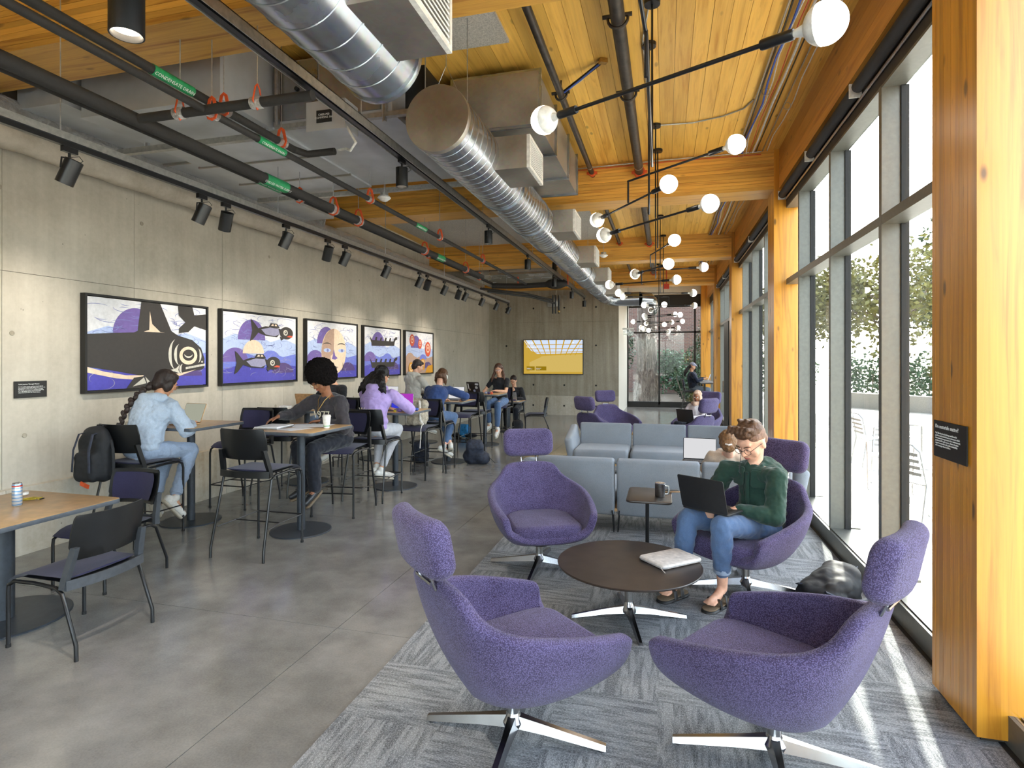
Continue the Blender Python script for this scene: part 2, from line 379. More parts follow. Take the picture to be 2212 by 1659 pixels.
# window bays
def bay(n, y0, y1, fins):
    w = struct('window_%d' % n, None, None, (0, 0, 0)); w['label'] = 'full height glazed window bay with deep grey metal fins'
    for y in fins:
        MB().bb(1.50, GX+.015, y-.03, y+.03, .15, 3.72).build('mullion', 'frame_grey', w)
        MB().bb(GX-.02, GX+.03, y-.045, y-.03, .16, 3.70).build('gasket_strip', 'gasket', w)
    ed_ = [y0]+list(fins)+[y1]
    for a, b in zip(ed_[:-1], ed_[1:]):
        if b-a < .12: continue
        for z0, z1 in ((.16, 2.715), (2.785, 3.70)):
            MB().bb(GX, GX+.008, a+.03, b-.03, z0, z1).build('pane', 'clear_glass', w)
        MB().bb(1.501, GX+.01, a+.03, b-.03, 2.715, 2.785).build('transom', 'frame_grey', w)
        MB().bb(1.502, GX+.012, a+.03, b-.03, 3.70, 3.72).build('head_panel', 'frame_grey', w)
        MB().bb(1.502, GX+.13, a+.03, b-.03, .13, .16).build('sill', 'frame_grey', w)
    MB().bb(1.505, 1.56, y0, y1, 3.72, BZ+.01).build('header_panel', 'frame_brown', w)
    MB().bb(1.56, GX+.02, y0, y1, 3.72, BZ+.3).build('header_backing', 'frame_brown', w)
    return w
bay(1, -3.4, -2.0, (-3.3, -2.1)); bay(2, -1.5, 2.55, (-1.4, -.2, 1.0, 2.2))
bay(3, 3.5, 8.08, (3.53, 4.70, 6.02, 7.34)); bay(4, 8.53, 13.05, (8.6, 9.75, 11.07, 12.39))
bay(5, 13.5, 17.5, (13.6, 14.85, 16.1, 17.3)); bay(6, 17.95, EY, (18.05, 19.3, 20.6, 21.9))
# heater enclosure along the sill with a slotted grille
for i, (y0, y1) in enumerate(((-3.4, 3.4), (3.4, 8.0), (8.0, 13.0), (13.0, 17.4), (17.4, EY))):
    b = struct('baseboard_%d' % (i+1), MB().bb(1.48, 1.50, y0+.004, y1-.004, .012, .15), 'frame_grey'); b['label'] = 'grey metal heater cover running under the windows'
    MB().bb(1.50, GX+.1, y0, y1, 0, .125).build('cover', 'frame_brown', b)
    g = MB()
    for q in range(5): g.bb(1.503+.024*q, 1.513+.024*q, y0, y1, .126, .149)
    g.build('grille_bar', 'brushed_steel', b)['kind'] = 'stuff'
struct('trim_carpet_edge', MB().bb(1.455, 1.48, Y0, EY, 0, .012), 'gasket')
# end window
we = struct('window_7', None, None); we['label'] = 'end window with black frames looking at a tree trunk and ivy'
for x in (-1.38, -.23, 1.03): MB().bb(x-.03, x+.03, EY-.05, EY+.06, .1, 3.72).build('mullion', 'dark_frame', we)
for z0, z1, x0, x1 in ((0, .2, -1.4, 1.66), (2.74, 2.8, -1.4, 1.66), (3.70, 4.15, -1.4, 1.66)): MB().bb(x0, x1, EY-.05, EY+.06, z0, z1).build('rail', 'dark_frame', we)
for x0, x1 in ((-1.35, -.26), (-.2, 1.0), (1.06, 1.64)):
    for z0, z1 in ((.2, 2.74), (2.8, 3.7)): MB().bb(x0, x1, EY, EY+.008, z0, z1).build('pane', 'clear_glass', we)
MB().bb(-1.4, 1.66, EY-.04, EY+.06, 4.15, DZ+.05).build('header_panel', 'painted_wall', we)
# unseen rear glazing behind the camera, added to give frontal fill light
wr = struct('window_8', None, None); wr['label'] = 'unseen glazed end added behind the camera for fill light'
for x in (-3.18, -1.6, 0, 1.6): MB().bb(x-.03, x+.03, Y0-.08, Y0, 0, DZ).build('mullion', 'frame_grey', wr)
for x0, x1 in ((-3.15, -1.63), (-1.57, -.03), (.03, 1.57)): MB().bb(x0, x1, Y0-.05, Y0-.042, .05, DZ).build('pane', 'clear_glass', wr)
# dark door leaf standing in the far window bay
dr = struct('door_1', MB().bb(1.47, 1.51, 14.88, 15.9, .02, 2.70), 'dark_frame'); MB().box((1.44, 15.8, 1.05), (.03, .03, .3)).build('door_handle', 'chrome', dr)
# roller shades
def shade(y0, y1, label, n=2):
    t = thing('roller_shade', label, 'shade', (1.445, y0, 3.865), 0, 'rolled up black window shades')
    L = y1-y0
    for q in range(n):
        a, b = L*q/n+.05, L*(q+1)/n-.05
        MB().tube([(0, a, 0), (0, b, 0)], .047, 14).build('shade_tube', 'shade_black', t)
        MB().box((0, a-.03, .0), (.09, .012, .11)).build('bracket', 'white_plastic', t)
    MB().tube([(.045, .03, -.055), (.045, L-.03, -.055)], .012, 8).build('hem_bar', 'brushed_steel', t)
    MB().box((0, L-.02, 0), (.09, .012, .11)).build('bracket', 'white_plastic', t)
shade(3.55, 8.05, 'rolled black shade above the nearest window bay, longest in view', 3)
shade(8.58, 13.0, 'rolled black shade above the second window bay, behind the second timber column')
shade(13.55, 17.45, 'rolled black shade above the third window bay, small and far')
# acoustic felt panels on the deck
def felt(x0, x1, y0, y1, label): tag(MB().bb(0, x1-x0, 0, y1-y0, -.028, -.002).build('acoustic_panel', 'felt_grey', None, loc=(x0, y0, DZ)), label, 'acoustic panel', 'grey felt panels glued to the deck')
felt(-2.1, -1.29, 3.55, 4.72, 'grey felt panel beside the near duct box, largest corner on the yellow deck')
felt(-5.4, -1.36, 6.2, 8.0, 'grey felt panel above the fan coil unit, just in front of the second beam')
felt(-5.3, -1.34, 9.9, 12.9, 'long grey felt panel between the second and third beams')
# ================================================================= OUTSIDE
gr = struct('ground_patio', MB().bb(1.78, 60, -30, 70, -.3, -.03), 'concrete_patio'); gr['label'] = 'bright sunlit paved patio outside the windows'
plain('soil', (84, 72, 58), .95, nz=.3, bump=.6)
struct('ground_yard', MB().bb(-30, 1.78, EY+.1, 70, -.3, -.05), 'soil')
struct('ground_rear', MB().bb(-30, 1.78, -30, Y0-.1, -.3, -.05), 'concrete_patio')
plain('leaf_green', (48, 62, 34), .55, nz=.35, scale=6); plain('leaf_yellow', (104, 100, 46), .5, nz=.3, scale=6); plain('leaf_dark', (60, 84, 58), .5, nz=.4, scale=6)
k = N('bark'); v = k.pos((7, 7, 1.6)); f = k.noise(v, 1.6, 6, .7, 1.4); k.bsdf(k.ramp(f, [(.3, (66, 56, 50)), (.5, (124, 110, 100)), (.7, (168, 154, 142))]), .95, 0, k.bump(f, 1., .05)); M['bark'] = k.m
plain('render_wall', (150, 146, 140), .9, nz=.05)
k = N('brick'); br = k.n('ShaderNodeTexBrick'); br.inputs['Scale'].default_value = 1; br.inputs['Brick Width'].default_value = .24; br.inputs['Row Height'].default_value = .08
br.inputs['Mortar Size'].default_value = .008; br.inputs[1].default_value = lin((92, 62, 54)); br.inputs[2].default_value = lin((74, 54, 48)); br.inputs[3].default_value = lin((104, 96, 88))
mp = k.n('ShaderNodeMapping'); mp.inputs['Rotation'].default_value = (PI/2, 0, 0); k.l(k.n('ShaderNodeNewGeometry').outputs['Position'], mp.inputs[0]); k.l(mp.outputs[0], br.inputs[0]); k.bsdf(br.outputs[0], .9); M['brick'] = k.m
def leaves(mb, c, rad, n, size, rr):
    for _ in range(n):
        d = Vector((rr.gauss(0, 1), rr.gauss(0, 1), rr.gauss(0, 1))).normalized()*(rr.random()**.4)
        p = Vector(c)+Vector((d.x*rad[0], d.y*rad[1], d.z*rad[2])); e = Euler((rr.uniform(0, 6), rr.uniform(0, 6), rr.uniform(0, 6))).to_matrix(); s = size*rr.uniform(.6, 1.3)
        vs = [p+e @ Vector(q) for q in ((-s*.5, 0, 0), (0, -s, .12*s), (s*.5, 0, 0), (0, s, .12*s))]; mb.add(vs, [(0, 1, 2, 3)])
def tree(x, y, h, tr, crown, mat, label, n=1400, seed=1, size=.09, name='tree'):
    rr = random.Random(seed); t = thing(name, label, 'tree', (x, y, -.05), 0, None)
    pts = [(0, 0, 0), (tr*.3, 0, h*.3), (-tr*.2, tr*.2, h*.6), (0, 0, h*.85)]
    MB().tube(pts, [tr*1.2, tr, tr*.8, tr*.4], 10).build('trunk', 'bark', t)
    br_ = MB(); lf = MB()
    for i in range(9):
        a = rr.uniform(0, 6.28); z = h*rr.uniform(.45, .85); e = (math.cos(a)*crown*rr.uniform(.5, .9), math.sin(a)*crown*rr.uniform(.5, .9), z+crown*rr.uniform(0, .5))
        br_.tube([(0, 0, z-.3), (e[0]*.5, e[1]*.5, z+.1), e], [tr*.4, tr*.25, tr*.1], 6)
        leaves(lf, e, (crown*.5, crown*.5, crown*.4), n//10, size, rr)
    leaves(lf, (0, 0, h*.8), (crown, crown, crown*.8), n//4, size, rr)
    br_.build('branches', 'bark', t)['kind'] = 'stuff'; lf.build('foliage', mat, t, 0)['kind'] = 'stuff'
tree(6.6, 19.5, 4.6, .13, 2.3, 'leaf_yellow', 'yellowing small tree on the patio seen through the nearest wide pane', 5200, 3)
tree(10.2, 14.2, 5.0, .14, 2.5, 'leaf_green', 'green leafy tree at the right edge of the window view', 5200, 5)
tree(4.9, 24.0, 4.6, .1, 2.0, 'leaf_yellow', 'slender yellow green tree seen in the narrow far pane', 4200, 8)
tree(12.5, 25, 7, .2, 3.4, 'leaf_green', 'tall green tree before the pale building', 5600, 9, .14)
tree(18.8, 17.5, 6.4, .2, 3.2, 'leaf_green', 'broad green tree behind the planter wall on the right', 5200, 14, .14)
def hedge(x, y, L, rz, h, label, seed):
    rr = random.Random(seed); t = thing('hedge', label, 'hedge', (x, y, -.05), rz); lf = MB(); st = MB()
    for i in range(int(L/1.1)):
        c = (i*1.1-L/2+.5, 0, h*.5); st.tube([(c[0], 0, 0), (c[0]+.1, 0, h*.7)], .03, 5); leaves(lf, c, (.85, .6, h*.52), 620, .1, rr)
    st.build('stems', 'bark', t)['kind'] = 'stuff'; lf.build('foliage', 'leaf_dark', t, 0)['kind'] = 'stuff'
hedge(11.0, 24.5, 11, -.85, 2.1, 'dark clipped hedge behind the patio trees', 41); hedge(3.4, 31.5, 8, -.05, 2.4, 'far dark hedge closing the patio at its end', 42)
# planter wall and pale building beyond the patio
tag(MB().bb(0, 12, 0, .4, 0, .55).build('planter_wall', 'render_wall', None, loc=(6.4, 24.4, -.03), rot=(0, 0, -.88)), 'long grey planter wall across the patio', 'wall')
bd = thing('building', 'pale grey campus building beyond the patio trees', 'building', (34, 50, -.05), -.6)
MB().bb(-14, 14, 0, 8, 0, 9).build('facade', 'render_wall', bd)
for i in range(9):
    for j in range(3): wnd = MB().bb(-12.6+3*i, -11.0+3*i, -.06, 0, 1.2+2.8*j, 2.8+2.8*j).build('window', 'frame_brown', bd)
MB().bb(-14.3, 14.3, -.4, 8, 9, 9.4).build('roof', 'white_plastic', bd)
# behind the end window: trunk, ivy, brick wall
tk = thing('tree', 'thick rough barked tree trunk right outside the end window', 'tree', (-.75, 24.2, -.1))
mb = MB(); n = 40; prof = []
for i in range(26):
    z = i*.3; r0 = .46*(1.35-.5*min(1, z/1.5)) if z < 1.5 else .39
    for j in range(n):
        a = 2*PI*j/n; rr_ = r0*(1+.1*noise.noise(Vector((math.cos(a)*4, math.sin(a)*4, z*.9)))+.05*math.sin(a*13+z)); mb.v.append((rr_*math.cos(a), rr_*math.sin(a), z))
for i in range(25):
    for j in range(n): mb.f.append((i*n+j, i*n+(j+1) % n, (i+1)*n+(j+1) % n, (i+1)*n+j)); mb.mi.append(0)
mb.build('trunk', 'bark', tk)
struct('wall_brick_outside', MB().bb(-8, 5, 33, 33.4, -.1, 14), 'brick')
def shrub(x, y, w, h, n, mat, label, seed, size=.07):
    rr = random.Random(seed); t = thing('shrub', label, 'shrub', (x, y, -.05))
    lf = MB(); st = MB()
    for i in range(7):
        c = (rr.uniform(-w/2, w/2), rr.uniform(-.5, .5), rr.uniform(h*.25, h*.8)); st.tube([(c[0]*.3, c[1]*.3, 0), c], [.03, .01], 5)
        leaves(lf, c, (w*.3, .6, h*.28), n//7, size, rr)
    st.build('stems', 'bark', t)['kind'] = 'stuff'; lf.build('foliage', mat, t, 0)['kind'] = 'stuff'
shrub(-2.4, 24.6, 1.6, 3.6, 4200, 'leaf_dark', 'tall dark ivy bush left of the tree trunk', 21)
shrub(1.0, 24.7, 1.6, 2.1, 4600, 'leaf_dark', 'broad dark bush right of the tree trunk', 22)
shrub(2.6, 26.6, 2.4, 4.4, 4600, 'leaf_green', 'tall lighter bush at the right end of the end window', 23)
shrub(.9, 22.5, .6, .6, 700, 'leaf_yellow', 'small pale yellow shrub low at the end window', 24, .05)
# ================================================================= CEILING SERVICES
def rod(mb, x, y, z0, z1=DZ, r=.004): mb.tube([(x, y, z0), (x, y, z1)], r, 6)
# --- spiral ducts
def spiral(x, z, y0, y1, r, parent, pitch=.13, name='duct_tube'):
    m = MB(); L = y1-y0
    n = max(2, int(L/pitch)); prof = []
    for i in range(n):
        a = L*i/n; b = L*(i+1)/n; prof += [(r, a+.006), (r, b-.006), (r+.005, b-.004), (r+.005, b+.004)]
    prof = [(r, 0)]+prof; prof[-1] = (r, L)
    m.lathe(prof, 40, Matrix.Translation((x, y0, z)) @ Matrix.Rotation(-PI/2, 4, 'X'), cap=False)
    return m.build(name, 'galvanised', parent, 25)
def collar(x, z, y, r, parent): MB().lathe([(r, -.02), (r+.012, -.02), (r+.014, 0), (r+.012, .02), (r, .02)], 40, Matrix.Translation((x, y, z)) @ Matrix.Rotation(PI/2, 4, 'X'), cap=False).build('collar', 'galvanised', parent)
def grille_box(parent, x0, x1, y0, y1, z0, z1):
    b = MB().bb(x0, x1-.03, y0, y1, z0, z1).build('outlet_box', 'galvanised_dull', parent)
    f = MB(); e = .03
    for a in ((y0, y1, z0, z0+e), (y0, y1, z1-e, z1), (y0, y0+e, z0+e, z1-e), (y1-e, y1, z0+e, z1-e)): f.bb(x1-.03, x1, *a)
    f.build('grille_frame', 'white_plastic', b)
    n = 11; s = MB().box((0, 0, 0), (.02, y1-y0-2*e, .008), (0, .5, 0)).mesh('grille_slat', 'white_plastic')
    for i in range(n): link('grille_slat', s, b, (x1-.014, (y0+y1)/2, z0+e+(z1-z0-2*e)*(i+.5)/n))
    MB().bb(x1-.032, x1-.03, y0+e, y1-e, z0+e, z1-e).build('grille_backing', 'gasket', b)
DXc, DZc = -1.70, 3.60
nd = thing('spiral_duct', 'near shiny spiral duct whose open lower end hangs by the big outlet box', 'duct')
spiral(DXc, DZc, -.6, 3.22, .262, nd, .2); collar(DXc, DZc, 3.2, .262, nd); collar(DXc, DZc, .9, .262, nd)
MB().lathe([(0.001, 0), (.262, 0), (.262, .02), (0.001, .02)], 40, Matrix.Translation((DXc, 3.21, DZc)) @ Matrix.Rotation(PI/2, 4, 'X'), cap=False).build('end_cap', 'galvanised', nd)
grille_box(nd, -1.49, -1.15, 2.46, 3.0, 3.45, 3.86)
h = MB(); rod(h, DXc-.2, 1.5, 3.75); rod(h, DXc+.2, 1.5, 3.75); rod(h, DXc-.2, 2.9, 3.75); rod(h, DXc+.2, 2.9, 3.75); h.build('hanger_rod', 'rod_steel', nd)
fd = thing('spiral_duct', 'long shiny spiral duct with a flat round end cap running to the back wall', 'duct')
spiral(DXc, DZc, 4.12, 8.45, .255, fd, .12)
MB().lathe([(.001, 0), (.258, 0), (.262, .012), (.262, .05), (.256, .05)], 48, Matrix.Translation((DXc, 4.10, DZc)) @ Matrix.Rotation(-PI/2, 4, 'X'), cap=False).build('end_cap', 'galvanised_dull', fd)
def reducer(y, r0, r1): MB().lathe([(r0+.004, -.12), (r0+.01, -.02), (r1+.006, .1), (r1, .12)], 40, Matrix.Translation((DXc, y, DZc)) @ Matrix.Rotation(-PI/2, 4, 'X'), cap=False).build('reducer', 'galvanised', fd)
reducer(8.5, .255, .235); spiral(DXc, DZc, 8.55, 13.0, .235, fd, .12); reducer(13.05, .235, .21); spiral(DXc, DZc, 13.1, 16.6, .21, fd, .13)
for y in (5.9, 7.2, 10.4, 11.8, 14.6): collar(DXc, DZc, y, .255 if y < 8.4 else (.235 if y < 13 else .21), fd)
mb = MB(); pts = [(DXc, 16.6, DZc), (DXc+.03, 16.95, DZc-.02), (DXc+.22, 17.22, DZc-.04), (DXc+.6, 17.32, DZc-.05), (-.75, 17.32, DZc-.05)]
mb.tube(pts, .21, 28); mb.build('elbow', 'galvanised', fd)
MB().tube([(-.75, 17.32, 3.55), (-.5, 17.45, 3.54), (-.4, 17.7, 3.5), (-.4, 19.5, 3.4)], [.21, .21, .17, .17], 24).build('branch', 'galvanised', fd)
for y in (4.94, 7.55, 10.05, 12.5, 15.0): grille_box(fd, -1.49 if y < 8 else -1.52, -1.16 if y < 8 else -1.18, y, y+.56, 3.45, 3.745)
h = MB()
for y in (4.3, 6.5, 9.3, 11.6, 14.2): rod(h, DXc-.18, y, 3.78); rod(h, DXc+.18, y, 3.78)
h.build('hanger_rod', 'rod_steel', fd)
w = MB(); w.tube([(DXc-.14, 4.3, 3.8), (DXc, 4.3, 4.1), (DXc+.14, 4.3, 3.8)], .003, 5); w.tube([(DXc, 4.3, 4.1), (DXc, 4.3, DZ)], .003, 5); w.build('hanging_wire', 'rod_steel', fd)
# rectangular duct above the far round duct
rd = thing('sheet_metal_duct', 'rectangular sheet metal duct above the long round duct with standing seams', 'duct')
MB().bb(-1.95, -1.12, 5.1, 7.4, 3.9, 4.38).build('duct_box', 'galvanised_dull', rd)
for y in (5.12, 5.9, 6.7, 7.38): MB().bb(-1.975, -1.095, y-.012, y+.012, 3.875, 4.405).build('flange', 'galvanised', rd)
# --- insulated and plain pipes
def pipe_run(label, x, z, y0, y1, r, mat='pipe_foam', clips=(), labels=(), text='CHILLED WATER SUPPLY', extra=None, grp='insulated pipes under the beams'):
    t = thing('insulated_pipe', label, 'pipe', (x, 0, z), 0, None)
    mb = MB(); mb.tube([(0, y0, 0), (0, y1, 0)], r, 14)
    if extra: mb.tube(extra, r, 12)
    mb.build('pipe', mat, t, 50)
    for y in clips:
        c = MB(); c.lathe([(r+.001, -.05), (r+.006, -.05), (r+.006, .05), (r+.001, .05)], 16, Matrix.Translation((0, y, 0)) @ Matrix.Rotation(PI/2, 4, 'X'), cap=False)
        s = c.build('saddle', 'foil', t)
        k_ = r+.012; MB().tube([(0, y, k_+.075), (-k_*.45, y, k_+.06), (-k_, y, .01), (-k_*.7, y, -k_*.7), (0, y, -k_), (k_*.7, y, -k_*.7), (k_, y, .01), (k_*.45, y, k_+.06)], .0065, 6, closed=True, flat=2.2).build('hanger_clip', 'red_orange', s)
        q = MB(); rod(q, 0, y, k_+.06, DZ-z); q.build('hanger_rod', 'rod_steel', s)
    for y in labels:
        MB().lathe([(r+.003, -.16), (r+.004, -.16), (r+.004, .16), (r+.003, .16)], 16, Matrix.Translation((0, y, 0)) @ Matrix.Rotation(PI/2, 4, 'X'), cap=False).build('label_band', 'green_label', t)
        a = math.atan2(1.2, -x*.55)
        nrm = Vector((math.cos(-.5), 0, math.sin(-.5)))
        ht = min(.034, r*1.05)
        me = text_mesh(text, ht, 'white_print', t, None, None, 'lettering', .0005, 'CENTER')
        # wrap: text runs along the pipe and faces down towards the room
        X = Vector((0, 1, 0)); Zv = Vector((.75, -.25, -.65)); Zv = (Zv-X*Zv.dot(X)).normalized(); Yv = Zv.cross(X)
        me.matrix_local = Matrix.Translation(Zv*(r+.006)+Vector((0, y, 0))-Yv*ht*.35) @ Matrix((X, Yv, Zv)).transposed().to_4x4()
    return t
pipe_run('thickest black insulated pipe crossing in front of the second beam', -3.64, 3.45, -.8, 11.2, .05, clips=(2.0, 2.28, 5.75, 6.3, 8.3, 10.2), labels=(4.75, 8.9))
pipe_run('second black insulated pipe just left of the thickest one', -3.83, 3.49, -.8, 12.5, .03, clips=(2.0, 5.4, 8.9, 11.6), labels=(4.9,))
pipe_run('thin black pipe that dips beneath the cross pipe', -3.04, 3.45, -.8, 12.6, .026, clips=(1.35, 3.3, 5.5, 7.45, 9.4), labels=(3.92, 6.8), text='CONDENSATE DRAIN')
pipe_run('upper thin black condensate pipe ending in an elbow by the cross pipe', -3.12, 3.57, -.8, 4.32, .03, clips=(1.2, 3.5, 4.15), labels=(3.05,), text='CONDENSATE DRAIN', extra=[(0, 4.32, 0), (.08, 4.4, -.02), (.35, 4.4, -.02)])
t = thing('insulated_pipe', 'black cross pipe spanning between the thick pipe and the fan coil unit', 'pipe', (0, 3.24, 3.45))
MB().tube([(-3.62, 0, 0), (-2.2, 0, 0)], .033, 14).build('pipe', 'pipe_foam', t)
for x in (-3.25, -2.62):
    MB().tube([(x, 0, .125), (x, -.02, .1), (x, -.045, 0), (x, 0, -.045), (x, .045, 0), (x, .02, .1)], .006, 6, closed=True).build('hanger_clip', 'red_orange', t)
    MB().lathe([(.034, -.04), (.04, -.04), (.04, .04), (.034, .04)], 14, Matrix.Translation((x, 0, 0)) @ Matrix.Rotation(PI/2, 4, 'Y'), cap=False).build('saddle', 'foil', t)
    q = MB(); rod(q, x, 0, .12, 1.0); q.build('hanger_rod', 'rod_steel', t)
# far valve cluster at the third beam
t = thing('pipe_manifold', 'cluster of black insulated valves and pipes hanging before the back wall', 'pipe', (-3.0, 12.2, 3.42))
mb = MB(); mb.tube([(-.8, .2, 0), (-.2, .4, 0), (.9, .4, .02)], .06, 10); mb.tube([(-.9, -.3, -.12), (-.2, .8, -.12), (.3, 1.6, -.2)], .025, 8); mb.tube([(-.7, -.4, -.2), (0, .7, -.22), (.4, 1.5, -.3)], .025, 8); mb.ball((.65, .35, .02), (.26, .12, .12)); mb.tube([(.6, .4, 0), (.6, .4, .5)], .05, 8)
for x in (.35, .42, .5): mb.tube([(x, 1.5, -.1), (x, 1.5, -.55)], .02, 6)
mb.build('insulated_valve', 'pipe_rubber', t); MB().ball((.5, 1.5, -.5), .03).build('valve_cap', 'brass', t)
MB().tube([(-.25, .45, .0), (-.25, .45, .22)], .018, 6).build('hanger_clip', 'red_orange', t); MB().tube([(.9, .4, 0), (.9, .4, .3)], .018, 6).build('hanger_clip', 'red_orange', t)
# --- brown iron sprinkler mains on the deck, grooved couplings at the beams
def iron(label, x, z, r, segs, brk):
    t = thing('sprinkler_pipe', label, 'pipe', (x, 0, z))
    for a, b in segs:
        MB().tube([(0, a, 0), (0, b, 0)], r, 16).build('pipe', 'pipe_iron', t)
        for y in (b-.1,):
            m = MB(); m.lathe([(r, -.035), (r*1.35, -.035), (r*1.4, 0), (r*1.35, .035), (r, .035)], 16, Matrix.Translation((0, y, 0)) @ Matrix.Rotation(PI/2, 4, 'X'), cap=False); m.box((r*1.5, y, 0), (.04, .03, .035)); m.box((-r*1.5, y, 0), (.04, .03, .035)); m.build('coupling', 'red_orange', t)
        MB().lathe([(r*1.02, -.01), (r*1.06, -.01), (r*1.06, .01), (r*1.02, .01)], 16, Matrix.Translation((0, a+.35, 0)) @ Matrix.Rotation(PI/2, 4, 'X'), cap=False).build('steel_band', 'rod_steel', t)
        MB().lathe([(r*1.02, -.01), (r*1.06, -.01), (r*1.06, .01), (r*1.02, .01)], 16, Matrix.Translation((0, b-.35, 0)) @ Matrix.Rotation(PI/2, 4, 'X'), cap=False).build('steel_band', 'rod_steel', t)
    for y in brk:
        m = MB(); m.tube([(math.cos(q)*(r+.02), y, math.sin(q)*(r+.02)) for q in [PI*1.05*i/8-PI*1.02 for i in range(9)]], .012, 6); m.tube([(-.0, y, r), (0, y, DZ-z)], .008, 6); m.tube([(-r-.06, y, .02), (r+.05, y, .02)], .016, 8)
        m.build('sway_clamp', 'pipe_iron', t)
    return t
iron('thick brown sprinkler main nearest the chandelier stems', -.346, 4.3, .055, ((-3, 3.05), (3.5, 8.08), (8.53, 13.05), (13.5, 17.4)), (4.35, 5.6, 9.3, 14.2))
iron('thin brown sprinkler line left of the thick main', -.99, 4.34, .034, ((-3, 3.05), (3.5, 8.08), (8.53, 13.05), (13.5, 17.4)), (5.55, 9.2, 14.2))
t = thing('sway_brace', 'slanted black strut with a blue and white cable bracing the thin sprinkler line', 'brace', (-.99, 5.55, 4.34))
MB().tube([(.02, 0, .02), (.42, -.28, .12)], .016, 8).build('strut', 'pipe_rubber', t); MB().tube([(.0, 0, 0), (.2, -.17, .03), (.4, -.29, .1)], .007, 5).build('cable', 'cable_blue', t); MB().tube([(.04, .02, .03), (.22, -.12, .06), (.4, -.26, .13)], .005, 5).build('cable', 'cable_white', t)
MB().box((.44, -.3, .12), (.07, .05, .04), (0, 0, .5)).build('bracket', 'brass', t)
# --- fan coil unit and sheet metal plenum on the left
fc = thing('fan_coil_unit', 'galvanised fan coil unit with a black nameplate hanging over the tables', 'air unit', (0, 0, 0))
MB().bb(-4.75, -3.35, 3.72, 6.1, 3.78, 4.36).build('plenum', 'sheet_metal', fc)
MB().bb(-3.35, -2.2, 4.35, 6.1, 3.80, 4.36).build('casing', 'sheet_metal', fc)
MB().bb(-2.2, -2.02, 4.6, 5.9, 3.84, 4.3).build('casing_end', 'black_metal', fc)
MB().bb(-3.34, -2.9, 4.335, 4.352, 3.84, 4.34).build('access_panel', 'galvanised', fc); MB().bb(-2.88, -2.3, 4.335, 4.352, 3.84, 4.34).build('access_panel', 'galvanised_dull', fc)
for x in (-3.1, -2.6): MB().lathe([(.018, 0), (.018, .012)], 12, Matrix.Translation((x, 4.33, 4.1)) @ Matrix.Rotation(PI/2, 4, 'X')).build('knockout', 'gasket', fc)
jb = MB().bb(-2.86, -2.5, 4.12, 4.32, 3.62, 3.86).build('junction_box', 'sheet_metal', fc)
pl = MB().bb(-2.76, -2.62, 4.113, 4.119, 3.68, 3.78).build('nameplate', 'black_board', jb)
text_mesh('CHER-P03\nCOMMONS 160', .024, 'white_print', jb, (-2.69, 4.112, 3.735), (PI/2, 0, 0), align='CENTER')
for x in (-4.7, -3.4, -3.28, -2.25): MB().bb(x-.012, x+.012, 4.3, 4.33, 3.72, 4.4).build('hanger_strut', 'rod_steel', fc); m = MB(); rod(m, x, 4.28, 3.7); m.build('hanger_rod', 'rod_steel', fc)
for a in ((-4.95, -3.2, 4.22, 4.27, 3.66, 3.71), (-3.3, -2.0, 4.3, 4.35, 3.755, 3.795), (-4.9, -2.0, 6.06, 6.11, 3.70, 3.75)): MB().bb(*a).build('strut_channel', 'conduit', fc)
for y in (4.4, 5.0, 5.6): MB().bb(-4.78, -3.33, y, y+.02, 3.765, 3.785).build('seam', 'galvanised_dull', fc)
m = MB(); m.tube([(-2.24, 4.28, 4.2), (-2.1, 4.2, 4.05), (-1.98, 4.15, 4.02)], .045, 10); m.tube([(-2.12, 4.25, 4.4), (-2.12, 4.25, 4.1)], .05, 10); m.build('pipe_elbow', 'pipe_rubber', fc)
t = thing('flexible_conduit', 'pale grey flexible cable looping from the pipe end to the unit', 'cable'); MB().tube([(-2.72, 4.38, 3.55), (-2.6, 4.3, 3.52), (-2.5, 4.2, 3.46), (-2.42, 4.15, 3.5), (-2.52, 4.16, 3.66), (-2.6, 4.2, 3.75)], .011, 8).build('cable', 'cable_white', t)
fc2 = thing('fan_coil_unit', 'small far fan coil unit above the black valve cluster', 'air unit'); MB().bb(-4.9, -2.5, 13.6, 16.2, 3.85, 4.36).build('casing', 'galvanised', fc2)
MB().bb(-4.0, -2.55, 13.56, 13.6, 3.9, 4.3).build('access_panel', 'galvanised_dull', fc2)
# near top left duct panel behind the beam
t = thing('sheet_metal_duct', 'flat galvanised duct underside between the first beam and the fan coil unit', 'duct'); MB().bb(-5.3, -4.8, 3.6, 7.6, 3.86, 4.36).build('duct_box', 'sheet_metal', t); MB().bb(-5.31, -4.79, 5.0, 5.03, 3.84, 4.37).build('flange', 'galvanised_dull', t)
# --- foil wrapped pipe along the wall
t = thing('foil_wrapped_pipe', 'foil and paper wrapped pipe running the length of the concrete wall', 'pipe', (-5.38, 0, 0))
n = 120; pts = [(0, -3+20.6*i/n, 3.815+.016*noise.noise(Vector((i*.9, 0, 0)))) for i in range(n+1)]; mb = MB(); mb.tube(pts, [.142+.02*noise.noise(Vector((i*.7, 3, 0))) for i in range(n+1)], 16); mb.build('foil_wrap', 'foil', t, 60)
pts = [(.02, -3+20.6*i/n, 3.63+.015*noise.noise(Vector((i*.6, 9, 0)))) for i in range(n+1)]; MB().tube(pts, [.115+.012*noise.noise(Vector((i*.5, 5, 0))) for i in range(n+1)], 14).build('paper_wrap', 'pipe_wrap', t, 60)
MB().tube([(.05, 8.0, 3.85), (.09, 8.02, 4.1), (.1, 8.04, 4.4)], .09, 12).build('riser', 'foil', t)
